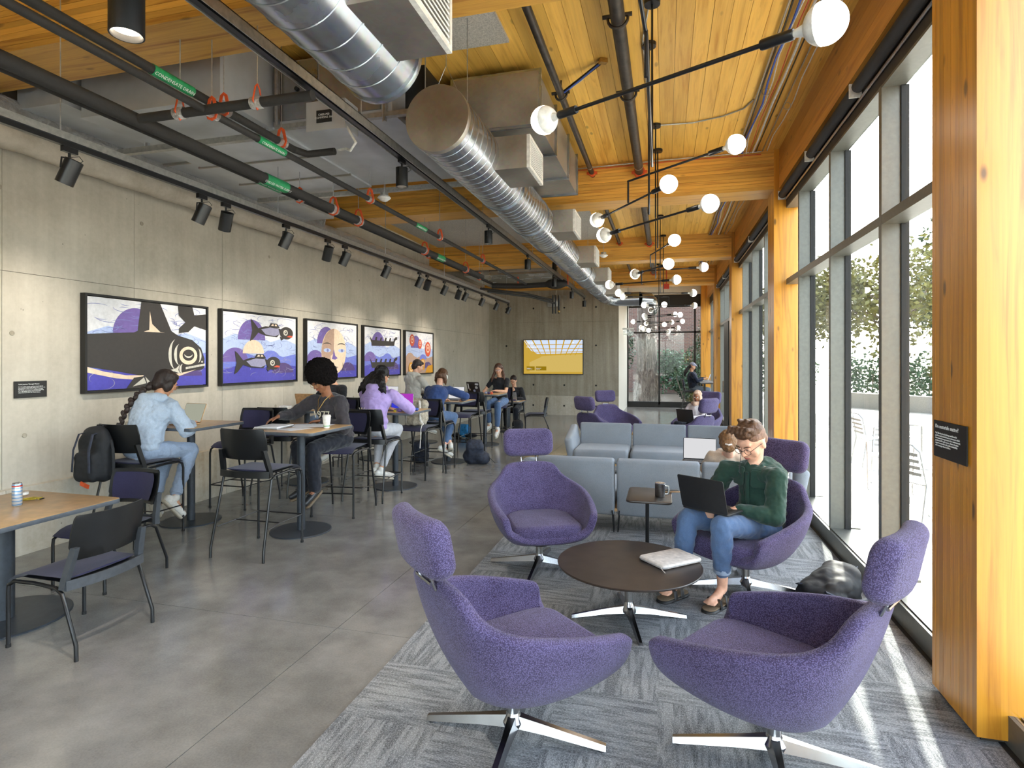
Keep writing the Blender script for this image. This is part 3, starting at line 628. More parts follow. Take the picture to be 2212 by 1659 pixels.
# --- light tracks
def spot(tx, y, tz, aim, label, grp, s=1.0, lamp=False):
    t = thing('track_spotlight', label, 'spotlight', (tx, y, tz), 0, grp)
    MB().box((0, 0, -.02), (.03, .10, .04)).build('track_adapter', 'black_metal', t)
    MB().tube([(0, 0, -.04), (0, 0, -.075)], .009, 8).build('stem', 'black_metal', t)
    d = Vector(aim).normalized(); c = Vector((0, 0, -.16*s)); q = (-d).to_track_quat('Z', 'Y').to_matrix().to_4x4(); mt = Matrix.Translation(c) @ q
    yk = MB(); yk.tube([(0, 0, -.075), (-.0, -.05*s, -.085), (0, -.057*s, -.15*s)], .006, 6); yk.tube([(0, 0, -.075), (0, .05*s, -.085), (0, .057*s, -.15*s)], .006, 6); yk.build('yoke', 'black_metal', t)
    r = .052*s
    h = MB().lathe([(r*.6, .085*s), (r, .08*s), (r, -.085*s), (r*.9, -.085*s), (r*.82, -.06*s)], 24, mt).build('lamp_head', 'black_plastic', t)
    MB().lathe([(.001, -.06*s), (r*.8, -.06*s)], 20, mt, cap=False).build('lens', 'lamp_glow' if lamp else 'white_plastic', h)
    m = MB(); m.tube([(0, 0, -.07), (.05, .03, -.06), (.07, .04, -.09), (.03, .02, -.12), tuple(c+q.to_3x3() @ Vector((0, 0, .08*s)))], .003, 5); m.build('cord', 'black_metal', t)
    return t
def real_spot(x, y, z, d, e, size=1.0, blend=.7, col=(1, .91, .78)):
    l = bpy.data.lights.new('spot_light', 'SPOT'); l.energy = e; l.spot_size = size; l.spot_blend = blend; l.color = col; l.shadow_soft_size = .04
    o = bpy.data.objects.new('spot_light', l); C.objects.link(o); o.location = (x, y, z); o.rotation_euler = (-Vector(d)).to_track_quat('Z', 'Y').to_euler()
TLX, TLZ = -3.95, 3.20
tk = thing('light_track', 'long black light track with a grey channel nearest the concrete wall', 'light track', (TLX, 0, TLZ))
MB().bb(-.018, .018, -1.5, 14.4, -.002, .034).build('track', 'black_metal', tk)
g = MB(); g.bb(-.03, .03, -1.5, 14.4, .036, .085); g.build('channel', 'conduit', tk)
m = MB()
for y in (1.2, 2.95, 5.2, 7.6, 9.9, 12.2, 14.2): rod(m, 0, y, .08, DZ-TLZ)
m.build('hanger_rod', 'rod_steel', tk)
def ty(px, X, fx=1238, cx=1106):  # where a sight line over the track meets it
    u = (px-cx)/fx; t_ = math.atan2(332, 1238); c_, s_ = math.cos(t_), math.sin(t_); return X*(c_+u*s_)/(-s_+u*c_)
WH = ['first', 'second', 'third', 'fourth', 'fifth', 'sixth', 'seventh', 'eighth', 'ninth', 'tenth', 'eleventh', 'twelfth', 'thirteenth', 'fourteenth', 'fifteenth', 'sixteenth']
lxs = [150, 436, 488, 618, 708, 745, 834, 906, 923, 960, 990, 1005, 1041, 1072, 1098]
for i, px in enumerate(lxs):
    y = ty(px, TLX)
    spot(TLX, y, TLZ, (-.45, (.25 if i in (2, 4, 8, 10) else -.12), -1), 'black spotlight on the wall side track, %s from the camera end' % WH[i], 'spotlights on the wall side track', 1.05, i in (1, 3, 5, 7, 9, 11, 13))
for y in (3.6, 5.3, 6.2, 7.7, 9.3, 10.9, 12.6): real_spot(TLX, y, TLZ-.25, (-1.65, .15, -1.25), 38, 1.15, .9)
TRX, TRZ = -2.23, 3.50
tr = thing('light_track', 'second light track with a tall grey rail passing under the round ducts', 'light track', (TRX, 0, TRZ))
MB().bb(-.018, .018, -1.0, 16.3, .0, .03).build('track', 'black_metal', tr); m = MB(); m.bb(-.042, -.036, -1, 16.3, .0, .07); m.bb(.036, .042, -1, 16.3, 0, .07); m.bb(-.042, .042, -1, 16.3, .064, .07); m.build('rail', 'conduit', tr)
m = MB()
for y in (1.9, 3.9, 6.9, 9.7, 12.4, 15.2): rod(m, -.0, y, .07, DZ-TRZ)
m.build('hanger_rod', 'rod_steel', tr)
for i, px in enumerate([868, 1055, 1140, 1197, 1235, 1262]):
    y = ty(px, TRX); spot(TRX, y, TRZ, (0, .02, -1), 'black spotlight pointing straight down from the duct side track, %s along it' % WH[i], 'spotlights on the duct side track', 1.0, True)
    real_spot(TRX, y, TRZ-.26, (0, 0, -1), 30, 1.3, .6)
t = thing('pendant_downlight', 'large black cylinder downlight with a glowing white lens at the top left', 'downlight', (-2.18, 1.90, 3.10))
MB().lathe([(.064, .2), (.066, .19), (.066, 0), (.06, 0), (.056, .03)], 32).build('housing', 'black_plastic', t); MB().lathe([(.001, .028), (.056, .028)], 24, cap=False).build('lens', 'lamp_glow', t); MB().tube([(0, 0, .2), (0, 0, 1.3)], .008, 8).build('stem', 'black_metal', t)
real_spot(-2.18, 1.90, 3.09, (0, 0, -1), 60, 1.6, .8)
# --- chandeliers of rods and globes
GR = .075
def globe(t, p, d, r=GR):
    d = Vector(d).normalized(); q = d.to_track_quat('Z', 'Y').to_matrix().to_4x4(); mt = Matrix.Translation(p) @ q
    s = MB().lathe([(.019, -.235), (.021, -.23), (.021, -.115), (.019, -.11)], 16, mt).build('socket', 'black_metal', t)
    n = 14; prof = [(.013, -.11)]+[(r*math.sin(a), -r*math.cos(a)) for a in [.32+(PI*.42-.32)*i/6 for i in range(7)]]
    MB().lathe(prof, 24, mt, cap=False).build('bulb_neck', 'white_plastic', t)
    prof = [(max(.0005, r*math.sin(a)), -r*math.cos(a)) for a in [PI*.42+PI*.58*i/n for i in range(n+1)]]
    MB().lathe(prof, 24, mt, cap=False).build('globe', 'globe_glow', t)
def arm(t, a, b, ga=True, gb=True):
    a, b = Vector(a), Vector(b); d = (b-a).normalized()
    MB().tube([a+(d*.2 if ga else d*0), b-(d*.2 if gb else d*0)], .0095, 10).build('arm', 'black_metal', t)
    if ga: globe(t, a, -d)
    if gb: globe(t, b, d)
def link_rod(t, p, z1): MB().tube([p, (p[0], p[1], z1)], .0085, 8).build('drop_rod', 'black_metal', t)
def stem(t, x, y, z, mk=True):
    MB().tube([(x, y, z), (x, y, DZ)], .0085, 8).build('stem', 'black_metal', t); MB().lathe([(.06, -.03), (.062, 0)], 24, Matrix.Translation((x, y, DZ))).build('canopy', 'black_metal', t)
def at(px, py, z):
    u = (px-1106)/1238; v = (778-py)/1238; t_ = math.atan2(332, 1238); c_, s_ = math.cos(t_), math.sin(t_); d = (z-1.74)/v; return (d*(-s_+u*c_), d*(c_+u*s_), z)
c1 = thing('chandelier', 'nearest chandelier of long black rods ending in glowing white globes', 'chandelier')
arm(c1, at(1176, 260, 3.05), at(1783, 50, 2.95)); link_rod(c1, (-.085, 2.64, 3.01), 3.22); arm(c1, (-.085, 2.69, 3.22), (-.2, .6, 3.22), False, True)
stem(c1, -.10, 4.5, 3.22); arm(c1, (-.10, 4.5, 3.22), (-.085, 2.69, 3.22), False, False)
c2 = thing('chandelier', 'second chandelier behind the nearest, four globes at four heights', 'chandelier')
stem(c2, -.114, 6.875, 3.40); stem(c2, -.14, 5.1, 3.0)
arm(c2, at(1356, 392, 3.4), at(1589, 312, 3.4), False, True); link_rod(c2, at(1357, 392, 3.4), 3.2); arm(c2, at(1290, 475, 3.2), at(1444, 398, 3.2)); arm(c2, at(1305, 508, 3.0), at(1533, 440, 3.0))
c3 = thing('chandelier', 'third chandelier in front of the third beam, rods slanting both ways', 'chandelier')
stem(c3, -.15, 9.1, 3.0); stem(c3, -.1, 7.7, 3.2)
arm(c3, at(1405, 551, 3.2), at(1457, 519, 3.2), False, True); link_rod(c3, at(1405, 551, 3.2), 3.03); arm(c3, at(1372, 592, 3.03), at(1444, 570, 3.03))
arm(c3, at(1386, 586, 3.24), at(1520, 577, 3.24), False, True); link_rod(c3, at(1386, 586, 3.24), 3.02); arm(c3, at(1317, 615, 3.02), at(1461, 604, 3.02))
c4 = thing('chandelier', 'fourth chandelier with level rods before the last beam', 'chandelier')
stem(c4, -.1, 11.2, 3.0); stem(c4, -.05, 13.0, 3.2)
arm(c4, at(1337, 633, 3.1), at(1497, 633, 3.1)); arm(c4, at(1346, 641, 3.3), at(1445, 641, 3.3), True, False); link_rod(c4, at(1445, 641, 3.3), 3.1); arm(c4, at(1392, 659, 3.1), at(1499.5, 660, 3.1))
c5 = thing('chandelier', 'farthest chandelier, a low cluster of globes in front of the end window', 'chandelier')
stem(c5, at(1423, 690, 2.9)[0], at(1423, 690, 2.9)[1], 2.78)
for a, b, z in (((1435, 658), (1406, 670), 3.2), ((1392, 682), (1458, 679), 3.1), ((1394, 686), (1469, 680), 3.05), ((1368, 695), (1451, 696), 3.0), ((1396, 699), (1474, 694), 2.98), ((1435, 701), (1385, 707), 2.9), ((1465, 708), (1390, 709), 2.85), ((1401, 713.5), (1443.5, 716), 2.75)): arm(c5, at(*a, z), at(*b, z))
# --- conduits and cables along the window side of the deck
for i, (x, r, mat, lab, wig) in enumerate(((.90, .011, 'conduit', 'grey conduit nearest the chandeliers on the deck', 0), (.925, .009, 'black_metal', 'black cable strapped beside the first conduit', .004), (.965, .010, 'cable_blue', 'blue data cable bundle in ceiling hooks', .02), (.99, .006, 'cable_white', 'thin white cable beside the blue bundle', .025), (1.04, .005, 'cable_red', 'thin red alarm cable on the deck', .012), (1.09, .012, 'cable_white', 'thick pale sagging conduit on the deck', .006), (1.13, .008, 'black_metal', 'dark thin conduit left of the paired white wires', 0), (1.21, .008, 'conduit', 'grey conduit near the edge beam', 0), (1.27, .006, 'cable_white', 'paired white wires nearest the edge beam', .02))):
    pts = [(x+wig*math.sin(j*1.7+i), -2.5+.5*j, DZ-.025-r-abs(wig)*.8*(.5+.5*math.sin(j*1.1+i))) for j in range(22)]
    tag(MB().tube(pts, r, 6).build('ceiling_cable', mat), lab, 'cable')
    tag(MB().tube([(p[0], p[1]+11, p[2]) for p in pts[:18]], r, 5).build('ceiling_cable', mat), lab+', continued beyond the second beam', 'cable')
for i, (y, x) in enumerate(((4.3, .95), (6.2, .97), (8.0, .95), (4.6, 1.22), (6.6, 1.24))):
    tag(MB().tube([(x+.035*math.cos(q), y, DZ-.055+.035*math.sin(q)) for q in [2*PI*j/12 for j in range(12)]], .003, 5, closed=True).build('cable_hook', 'conduit'), 'open wire ring holding the %s ceiling cables, %s' % ('blue' if x < 1 else 'white', ('nearest the camera', 'middle one of its row', 'last one before the second beam', 'nearer one of its row', 'farther one of its row')[i]), 'hook', 'wire rings for the %s cables' % ('blue' if x < 1 else 'white'))
tag(MB().tube([(-.1, 6.87, DZ-.012), (.3, 6.9, DZ-.012), (.62, 6.8, DZ-.012), (.82, 6.65, DZ-.012), (.89, 6.45, DZ-.012)], .008, 8).build('conduit', 'conduit'), 'thin curved conduit feeding the second chandelier canopy', 'conduit')
tag(MB().tube([(-.08, 4.2, DZ-.012), (-.19, 5.0, DZ-.012), (-.17, 6.9, DZ-.012)], .008, 8).build('conduit', 'conduit'), 'thin straight conduit running between chandelier canopies', 'conduit')
tag(MB().tube([(-1.4, 8.03, DZ-.05), (.0, 8.03, DZ-.03), (1.2, 8.03, DZ-.03)], .008, 8).build('conduit', 'conduit'), 'thin conduit crossing the top of the second beam', 'conduit')
tag(MB().tube([(-1.3, 8.05, DZ-.07), (.0, 8.05, DZ-.05), (1.2, 8.05, DZ-.06)], .005, 6).build('alarm_cable', 'cable_red'), 'red alarm cable crossing the top of the second beam', 'cable')
# --- sensors, boxes, exit sign
def sensor(x, y, z, lab):
    t = thing('ceiling_sensor', lab, 'sensor', (x, y, z)); MB().lathe([(.06, .02), (.075, .0), (.06, -.012), (.04, -.03), (.001, -.04)], 20, cap=False).build('dome', 'white_plastic', t); MB().lathe([(.045, .02), (.045, .055)], 16).build('base', 'conduit', t); q = MB(); rod(q, 0, 0, .05, DZ-z); q.build('hanger_rod', 'rod_steel', t)
sensor(*at(830, 428, 3.55), 'white dome sensor hanging left of the spotlight, before the second beam'); sensor(*at(1304, 552, 3.55), 'white dome sensor hanging beside the small duct boxes')
t = thing('wall_box', 'grey square junction box high on the back wall', 'box', (-3.46, BY-.06, 3.6)); MB().rbox((0, 0, 0), (.33, .1, .32), .01).build('housing', 'conduit', t); MB().tube([(.1, 0, .16), (.14, 0, .5)], .008, 6).build('conduit', 'cable_white', t)
t = thing('wall_sensor', 'small round strobe beside the junction box on the back wall', 'sensor', (-3.07, BY-.05, 3.72)); MB().box((0, 0, 0), (.1, .06, .12)).build('body', 'conduit', t)
t = thing('fire_strobe', 'small red fire alarm hanging under the last beam', 'alarm', (.02, 17.0, 3.85)); MB().box((0, 0, 0), (.16, .1, .14)).build('housing', 'cable_red', t); MB().tube([(0, 0, .07), (0, 0, .6)], .015, 6).build('stem', 'cable_red', t)
t = thing('exit_sign', 'hanging green lit EXIT sign at the corner of the end hall', 'sign', (-1.09, 17.6, 2.57)); MB().box((0, 0, 0), (.3, .02, .18)).build('panel', 'clear_glass', t); text_mesh('EXIT', .17, 'white_print', t, (-.15, -.014, -.06), (PI/2, 0, 0)); MB().box((-.0, 0, .12), (.34, .04, .05)).build('housing', 'white_plastic', t)
MB().tube([(0, 0, .14), (0, 0, 1.9)], .008, 6).build('stem', 'conduit', t)
# ================================================================= WALL PANELS, SCREEN, PLAQUES
for nme, col in dict(art_white=(222, 222, 226), art_pale=(176, 192, 228), art_blue=(110, 122, 206), art_deep=(78, 74, 172), art_violet=(112, 92, 160), art_black=(52, 48, 46), art_cream=(228, 204, 178), art_bone=(206, 202, 190), art_plum=(84, 66, 120), art_silver=(150, 148, 176), art_red=(206, 84, 56), art_ochre=(206, 146, 40), art_sand=(178, 148, 130), art_line=(120, 128, 186)).items(): plain(nme, col, .45, nz=.03)
def flat(parent, poly, mat, lift, W, H_, name='print'):
    # poly in picture units 0..1 (u right, v up); the print sits on the canvas facing the room
    pts = []
    for u, v in poly: pts.append((min(1, max(0, u))*W, min(1, max(0, v))*H_))
    m = MB(); m.prism(pts, lift, lift+.0004, Matrix(((0, 0, 1, 0), (1, 0, 0, 0), (0, 1, 0, 0), (0, 0, 0, 1)))); m.build(name, mat, parent, 0)
def ell(cx, cy, rx, ry, a0=0, a1=2*PI, n=28, rot=0):
    return [(cx+rx*math.cos(a)*math.cos(rot)-ry*math.sin(a)*math.sin(rot), cy+rx*math.cos(a)*math.sin(rot)+ry*math.sin(a)*math.cos(rot)) for a in [a0+(a1-a0)*i/n for i in range(n+(0 if abs(a1-a0-2*PI) < .01 else 1))]]
def cres(cx, cy, rx, ry, a0, a1, w, n=16):
    o = ell(cx, cy, rx, ry, a0, a1, n); q = [(cx+(rx-w*math.sin(PI*i/n))*math.cos(a0+(a1-a0)*i/n), cy+(ry-w*math.sin(PI*i/n))*math.sin(a0+(a1-a0)*i/n)) for i in range(n+1)]
    return o+q[::-1]
def smoothp(p, n=5):
    out = []; m = len(p)
    for i in range(m):
        a, b, c, d = [Vector(p[(i+j-1) % m]) for j in range(4)]
        for k_ in range(n):
            t = k_/n; out.append(tuple(.5*((2*b)+(c-a)*t+(2*a-5*b+4*c-d)*t*t+(3*b-a-3*c+d)*t**3)))
    return out
W_, H_ = 1.58, 1.0
def picture(y, label):
    t = thing('framed_artwork', label, 'artwork', (WX+.004, y, 1.408), 0, None)
    fr = MB()
    for a in ((0, W_, 0, .022), (0, W_, H_-.022, H_), (0, .022, .022, H_-.022), (W_-.022, W_, .022, H_-.022)): fr.bb(0, .065, a[0], a[1], a[2], a[3])
    fr.build('frame', 'black_board', t)
    c = MB().bb(.0, .048, .03, W_-.03, .03, H_-.03).build('canvas', 'art_blue', t); c.location = (0, 0, 0)
    pr = bpy.data.objects.new('printed_image', None)
    return t, c
class Pic:
    def __init__(s, y, label):
        s.t, s.c = picture(y, label); s.k = 0
    def p(s, poly, mat, sm=False):
        s.k += 1; poly = smoothp(poly) if sm else poly
        pts = [(.03+min(1, max(0, u))*(W_-.06), .03+min(1, max(0, v))*(H_-.06)) for u, v in poly]
        z = .0482+.0004*s.k; m = MB(); m.prism(pts, z, z+.0003, Matrix(((0, 0, 1, 0), (1, 0, 0, 0), (0, 1, 0, 0), (0, 0, 0, 1)))); m.build('painted_shape', mat, s.c, 0)
def sea(P, rr, top='art_white', low='art_blue', deep='art_deep'):
    P.p([(0, .45), (0, 1), (1, 1), (1, .45)], top)
    P.p([(0, .62), (.15, .7), (.3, .62), (.45, .68), (.62, .6), (.8, .67), (1, .58), (1, .3), (0, .3)], 'art_pale')
    P.p([(0, 0), (0, .4), (.2, .46), (.4, .38), (.6, .45), (.8, .37), (1, .42), (1, 0)], low)
    P.p([(0, 0), (0, .2), (.25, .26), (.5, .2), (.75, .27), (1, .22), (1, 0)], deep)
    P.p(ell(.36, .62, .18, .3, 0, PI), 'art_violet'); P.p(ell(.8, .12, .16, .16, 0, PI), 'art_plum')
    P.p(ell(.15, .3, .16, .2, 0, PI), 'art_violet' if low == 'art_blue' else 'art_sand'); P.p(ell(.62, .34, .13, .13, 0, PI), 'art_blue')
    m = MB()
    P.k += 1
    for i in range(70):
        u, v = rr.uniform(.06, .94), rr.uniform(.5, .96); r = rr.uniform(.02, .07); a = rr.uniform(0, 6)
        for (q, w) in ((cres(u, v, r*1.6, r*.8, a, a+2.4, .006, 8), 0),):
            pts = [(.03+min(1, max(0, x))*(W_-.06), .03+min(1, max(0, z_))*(H_-.06)) for x, z_ in q]; z = .0482+.0004*P.k
            m.prism(pts, z, z+.0003, Matrix(((0, 0, 1, 0), (1, 0, 0, 0), (0, 1, 0, 0), (0, 0, 0, 1))))
    m.build('line_work', 'art_line', P.c, 0)['kind'] = 'stuff'
    P.k += 1; m = MB()
    for i in range(40):
        u, v = rr.uniform(.06, .94), rr.uniform(.06, .46); r = rr.uniform(.02, .08); a = rr.uniform(0, 6)
        pts = [(.03+min(1, max(0, x))*(W_-.06), .03+min(1, max(0, z_))*(H_-.06)) for x, z_ in cres(u, v, r*1.5, r, a, a+2.2, .006, 8)]; z = .0482+.0004*P.k
        m.prism(pts, z, z+.0003, Matrix(((0, 0, 1, 0), (1, 0, 0, 0), (0, 1, 0, 0), (0, 0, 0, 1))))
    m.build('line_work', 'art_silver', P.c, 0)['kind'] = 'stuff'
rr = random.Random(4)
P = Pic(4.37, 'largest looking framed print, a black whale with a tall fin on blue waves'); sea(P, rr)
P.p([(0, .60), (.2, .625), (.34, .64), (.37, .66), (.40, 1), (.56, 1), (.66, .68), (.72, .63), (.86, .58), (.95, .48), (.985, .34), (.98, .22), (.96, .2), (.6, .12), (.4, .14), (.2, .2), (0, .25)], 'art_black')
P.p([(0, .25), (.12, .195), (.28, .15), (.42, .145), (.40, .09), (.2, .12), (0, .19)], 'art_cream'); P.p([(.58, .14), (.75, .16), (.9, .2), (.75, .13), (.58, .07)], 'art_cream')
P.p([(.47, .90), (.49, .75), (.56, .66), (.60, .655), (.42, .655), (.465, .68)], 'art_cream')
P.p([(.72, 1), (.73, .88), (.79, .8), (.73, .72), (.73, .66), (.82, .68), (.88, .76), (1, .72), (1, .93), (.88, .9), (.86, 1)], 'art_black', False)
P.p([(.28, 0), (.34, .12), (.45, .14), (.58, .14), (.58, 0)], 'art_black'); P.p([(.33, .02), (.42, .12), (.44, .05)], 'art_bone'); P.p([(.43, .13), (.5, .02), (.45, .04)], 'art_bone')
P.p(ell(.82, .38, .088, .115), 'art_cream'); P.p(ell(.82, .385, .058, .072), 'art_black'); P.p(cres(.82, .40, .042, .05, PI, 2*PI, .02), 'art_bone')
P.p(cres(.72, .39, .09, .2, PI*.6, PI*1.4, .028), 'art_bone'); P.p(cres(.75, .39, .07, .14, PI*.6, PI*1.4, .028), 'art_bone'); P.p(cres(.9, .38, .05, .1, -PI*.4, PI*.4, .02), 'art_bone')
P.p(cres(.78, .21, .05, .07, PI*.6, PI*1.4, .02), 'art_bone'); P.p([(.63, .195), (.7, .22), (.735, .27), (.72, .2), (.74, .15), (.69, .18)], 'art_bone'); P.p(ell(.955, .3, .009, .013), 'art_bone')
for i in range(13): P.p([(.79+.015*i, .205+.0035*i), (.803+.015*i, .208+.0035*i), (.803+.015*i, .236+.0035*i), (.79+.015*i, .232+.0035*i)], 'art_bone')
def salmon(P, ox, oy, s=1):
    q = lambda L: [(ox+x*s, oy+y*s*1.3) for x, y in L]
    P.p(q([(0, .13), (.03, .11), (.1, .03), (.2, .06), (.36, .05), (.44, .03), (.36, -.06), (.2, -.05), (.1, -.02), (.03, -.1), (-.01, -.12), (.02, 0)]), 'art_black', False)
    P.p(q([(.14, .02), (.26, .05), (.38, .04), (.40, -.02), (.33, -.05), (.2, -.035)]), 'art_silver'); P.p(q([(.24, .055), (.27, .1), (.36, .1), (.4, .05)]), 'art_black'); P.p(q([(.275, .07), (.29, .09), (.31, .09), (.31, .07)]), 'art_cream'); P.p(q([(.325, .07), (.33, .09), (.35, .09), (.36, .07)]), 'art_cream')
    P.p(q(ell(.5, -.005, .1, .075)), 'art_black'); P.p(q(ell(.485, .0, .033, .034)), 'art_bone'); P.p(q(ell(.487, .0, .018, .02)), 'art_black'); P.p(q(ell(.485, .004, .008, .009)), 'art_bone')
    P.p(q([(.5, -.05), (.54, -.03), (.59, -.035), (.585, -.055)]), 'art_red'); P.p(q([(.4, -.05), (.42, -.1), (.46, -.07)]), 'art_black')
P = Pic(6.17, 'second framed print, two black fish swimming on purple blue waves'); sea(P, rr); P.p(ell(.38, .42, .14, .2, 0, PI), 'art_cream')
salmon(P, .34, .76, 1.02); salmon(P, .14, .28, 1.02)
P = Pic(7.98, 'third framed print, a large pale human face above blue waves'); sea(P, rr)
P.p(ell(.51, .48, .25, .42), 'art_cream'); P.p([(.51, .90), (.42, .87), (.34, .78), (.28, .62), (.26, .48), (.29, .3), (.36, .16), (.45, .07), (.44, .4), (.5, .45)], 'art_sand')
for sx in (.37, .66):
    P.p(cres(sx, .58, .09, .06, .2, PI-.2, .02), 'art_black'); P.p(ell(sx, .5, .07, .035), 'art_pale'); P.p(ell(sx+.01, .5, .022, .03), 'art_line')
P.p([(.5, .52), (.48, .4), (.46, .34), (.53, .33), (.58, .36), (.53, .4)], 'art_violet'); P.p([(.42, .19), (.5, .21), (.6, .19), (.51, .18)], 'art_black'); P.p([(.44, .18), (.58, .18), (.52, .13)], 'art_sand')
P.p(cres(.35, .2, .03, .08, PI*.6, PI*1.4, .012), 'art_black'); P.p(cres(.67, .2, .03, .08, -PI*.4, PI*.4, .012), 'art_black')
P = Pic(9.78, 'fourth framed print, two dark paddled canoes one above the other'); sea(P, rr)
for oy in (.68, .22):
    P.p([(.14, oy+.14), (.2, oy+.06), (.8, oy+.06), (.9, oy+.1), (.92, oy+.16), (.86, oy+.16), (.82, oy-.04), (.2, oy-.06)], 'art_black')
    for i in range(5): P.p([(.27+.13*i, oy+.05), (.3+.13*i, oy+.13), (.34+.13*i, oy+.13), (.32+.13*i, oy+.05)], 'art_black')
P = Pic(11.58, 'fifth and farthest framed print, red and ochre ovals on a brown blue ground'); sea(P, rr, 'art_white', 'art_sand', 'art_sand'); P.p([(.7, 0), (1, 0), (1, .2), (.8, .18)], 'art_ochre')
for cx_, cy_, r, m_ in ((.22, .8, .085, 'art_red'), (.5, .72, .07, 'art_red'), (.8, .6, .11, 'art_red'), (.6, .22, .085, 'art_ochre'), (.18, .12, .09, 'art_ochre')):
    P.p(ell(cx_, cy_, r, r*1.7), m_); P.p(ell(cx_, cy_+r*.2, r*.62, r*1.0), 'art_cream'); P.p(ell(cx_, cy_+r*.2, r*.45, r*.72), m_); P.p(ell(cx_, cy_+r*.3, r*.22, r*.34), 'art_cream')
# screen
emit('screen_gold', (206, 168, 66), .27); emit('screen_gold_light', (214, 184, 100), .27); emit('screen_sky', (206, 220, 242), .3); emit('screen_bar', (206, 160, 24), .27); emit('screen_white', (255, 255, 255), .36); emit('screen_olive', (172, 138, 24), .2)
tv = thing('wall_screen', 'wide yellow information screen on the back concrete wall', 'screen', (-4.415, BY-.10, 1.285)); sw, sh = 1.93, 1.11
MB().bb(0, sw, 0, .05, 0, sh).build('screen_housing', 'black_plastic', tv); MB().bb(.5, 1.4, .05, .1, .3, .8).build('mount', 'black_metal', tv)
pn = MB().bb(.02, sw-.02, -.004, 0, .02, sh-.02).build('display', 'screen_gold', tv)
def scr(poly, mat, kk, name='screen_image'):
    m = MB(); m.prism([(.02+u*(sw-.04), .02+v*(sh-.04)) for u, v in poly], .004+.0006*kk, .0044+.0006*kk, Matrix(((1, 0, 0, 0), (0, 0, -1, 0), (0, 1, 0, 0), (0, 0, 0, 1)))); m.build(name, mat, pn, 0)
scr([(.1, .06), (.1, .5), (1, .6), (1, .06)], 'screen_gold_light', 1)
scr([(0, 1), (1, 1), (1, .62), (.25, .58), (.12, .7)], 'screen_sky', 2)
for i in range(9):
    u = .02+.135*i; b = .22+.082*i; scr([(min(1, max(0, x)), y) for x, y in ((u-.011, 1), (u+.011, 1), (b+.006, .55), (b-.006, .55))], 'screen_bar', 3)
for v in (.87, .75, .65, .59): scr([(.02, v), (1, v+.01), (1, v-.007), (.02, v-.015)], 'screen_bar', 4)
scr([(0, 0), (0, 1), (.03, .9), (.08, .72), (.2, .6), (.3, .56), (.3, .5), (.05, .3)], 'screen_gold', 5)
scr([(.05, .1), (.19, .1), (.19, .22), (.05, .22)], 'screen_olive', 6); scr([(.21, .1), (.39, .1), (.39, .22), (.21, .22)], 'screen_olive', 6)
for s_, sz, u, v in (('10:57 AM', .055, .05, .9), ('October 12, 2022', .028, .05, .855), ('Commons 160', .06, .05, .78), ('Tomorrow\nPOLITICS 101 A', .026, .055, .16), ('Commons open\nstudy hours', .026, .215, .16), ('W', .05, .83, .9)): text_mesh(s_, sz, 'screen_white', pn, (.02+u*(sw-.04), -.0095, .02+v*(sh-.04)), (PI/2, 0, 0), 'screen_text')
# plaques
t = thing('wall_plaque', 'small dark text plaque on the concrete wall left of the whale print', 'plaque', (WX+.006, 3.77, 1.40)); MB().bb(0, .012, 0, .275, 0, .15).build('plate', 'black_board', t)
text_mesh('Salish Journey Through Waters', .014, 'white_print', t, (.0128, .03, .118), (PI/2, 0, PI/2)); lines = 'A series of five panels made by a local artist for\nthe commons. Each work carries stories of the sea,\nits canoes, its whales and the salmon returning.\nThe panels were printed on aluminium and hung\nhere with thanks to the tribal communities\nwhose land and water this campus shares.'
text_mesh(lines, .011, 'white_print', t, (.0128, .03, .098), (PI/2, 0, PI/2))
for y in (.012, .263):
    for z in (.012, .138): MB().lathe([(.004, 0), (.004, .003)], 8, Matrix.Translation((.012, y, z)) @ Matrix.Rotation(PI/2, 4, 'Y')).build('screw', 'gasket', t)
t = thing('column_sign', 'black sign asking about materials on the nearest timber column', 'sign', (1.356, 3.455, 1.245)); MB().bb(-.006, 0, -.335, 0, 0, .185).build('plate', 'black_board', t)
text_mesh('Do materials matter?', .028, 'white_print', t, (-.0065, -.02, .148), (PI/2, 0, -PI/2)); text_mesh('Yes! The founders had always used beautiful\nproducts and materials from manufacturers which\ndemonstrated transparency in their environmental,\nproduct and life cycle impacts. These selections\nsupport construction jobs, value sustainability\nand encourage others to follow.', .0125, 'white_print', t, (-.0065, -.02, .118), (PI/2, 0, -PI/2))
# ================================================================= TABLES
def bar_table(x, y, label, h=1.05, s=.76, pr=.04, br=.30, grp='bar height tables'):
    t = thing('bar_table' if h > .9 else 'dining_table', label, 'table', (x, y, 0), 0, grp)
    MB().rbox((0, 0, h-.016), (s, s, .03), .045, 4, r2=.004).build('tabletop', 'table_edge', t)
    MB().rbox((0, 0, h-.0005), (s-.006, s-.006, .0018), .043, 4, r2=.0005).build('laminate', 'laminate', t)
    MB().lathe([(pr, .012), (pr, h-.03)], 28).build('pole', 'charcoal_metal', t); MB().box((0, 0, h-.045), (.36, .36, .012)).build('top_plate', 'black_metal', t)
    MB().lathe([(br, 0), (br, .006), (br-.006, .012), (.001, .012)], 48, cap=False).build('base_plate', 'charcoal_metal', t)
    return t
XA, XB = -4.97, -3.60
bar_table(XA, 5.10, 'bar table holding the laptop of the person in the pale blue hoodie'); bar_table(XB, 5.10, 'nearest bar table spread with notebooks and a paper cup')
bar_table(XA, 7.18, 'bar table by the wall holding the gold laptop and white box'); bar_table(XB, 7.22, 'bar table holding the purple screened laptop and coloured yarn')
bar_table(XA, 9.22, 'bar table by the wall where the person in the grey hoodie sits'); bar_table(XB, 9.22, 'bar table where the person in the navy sweater leans')
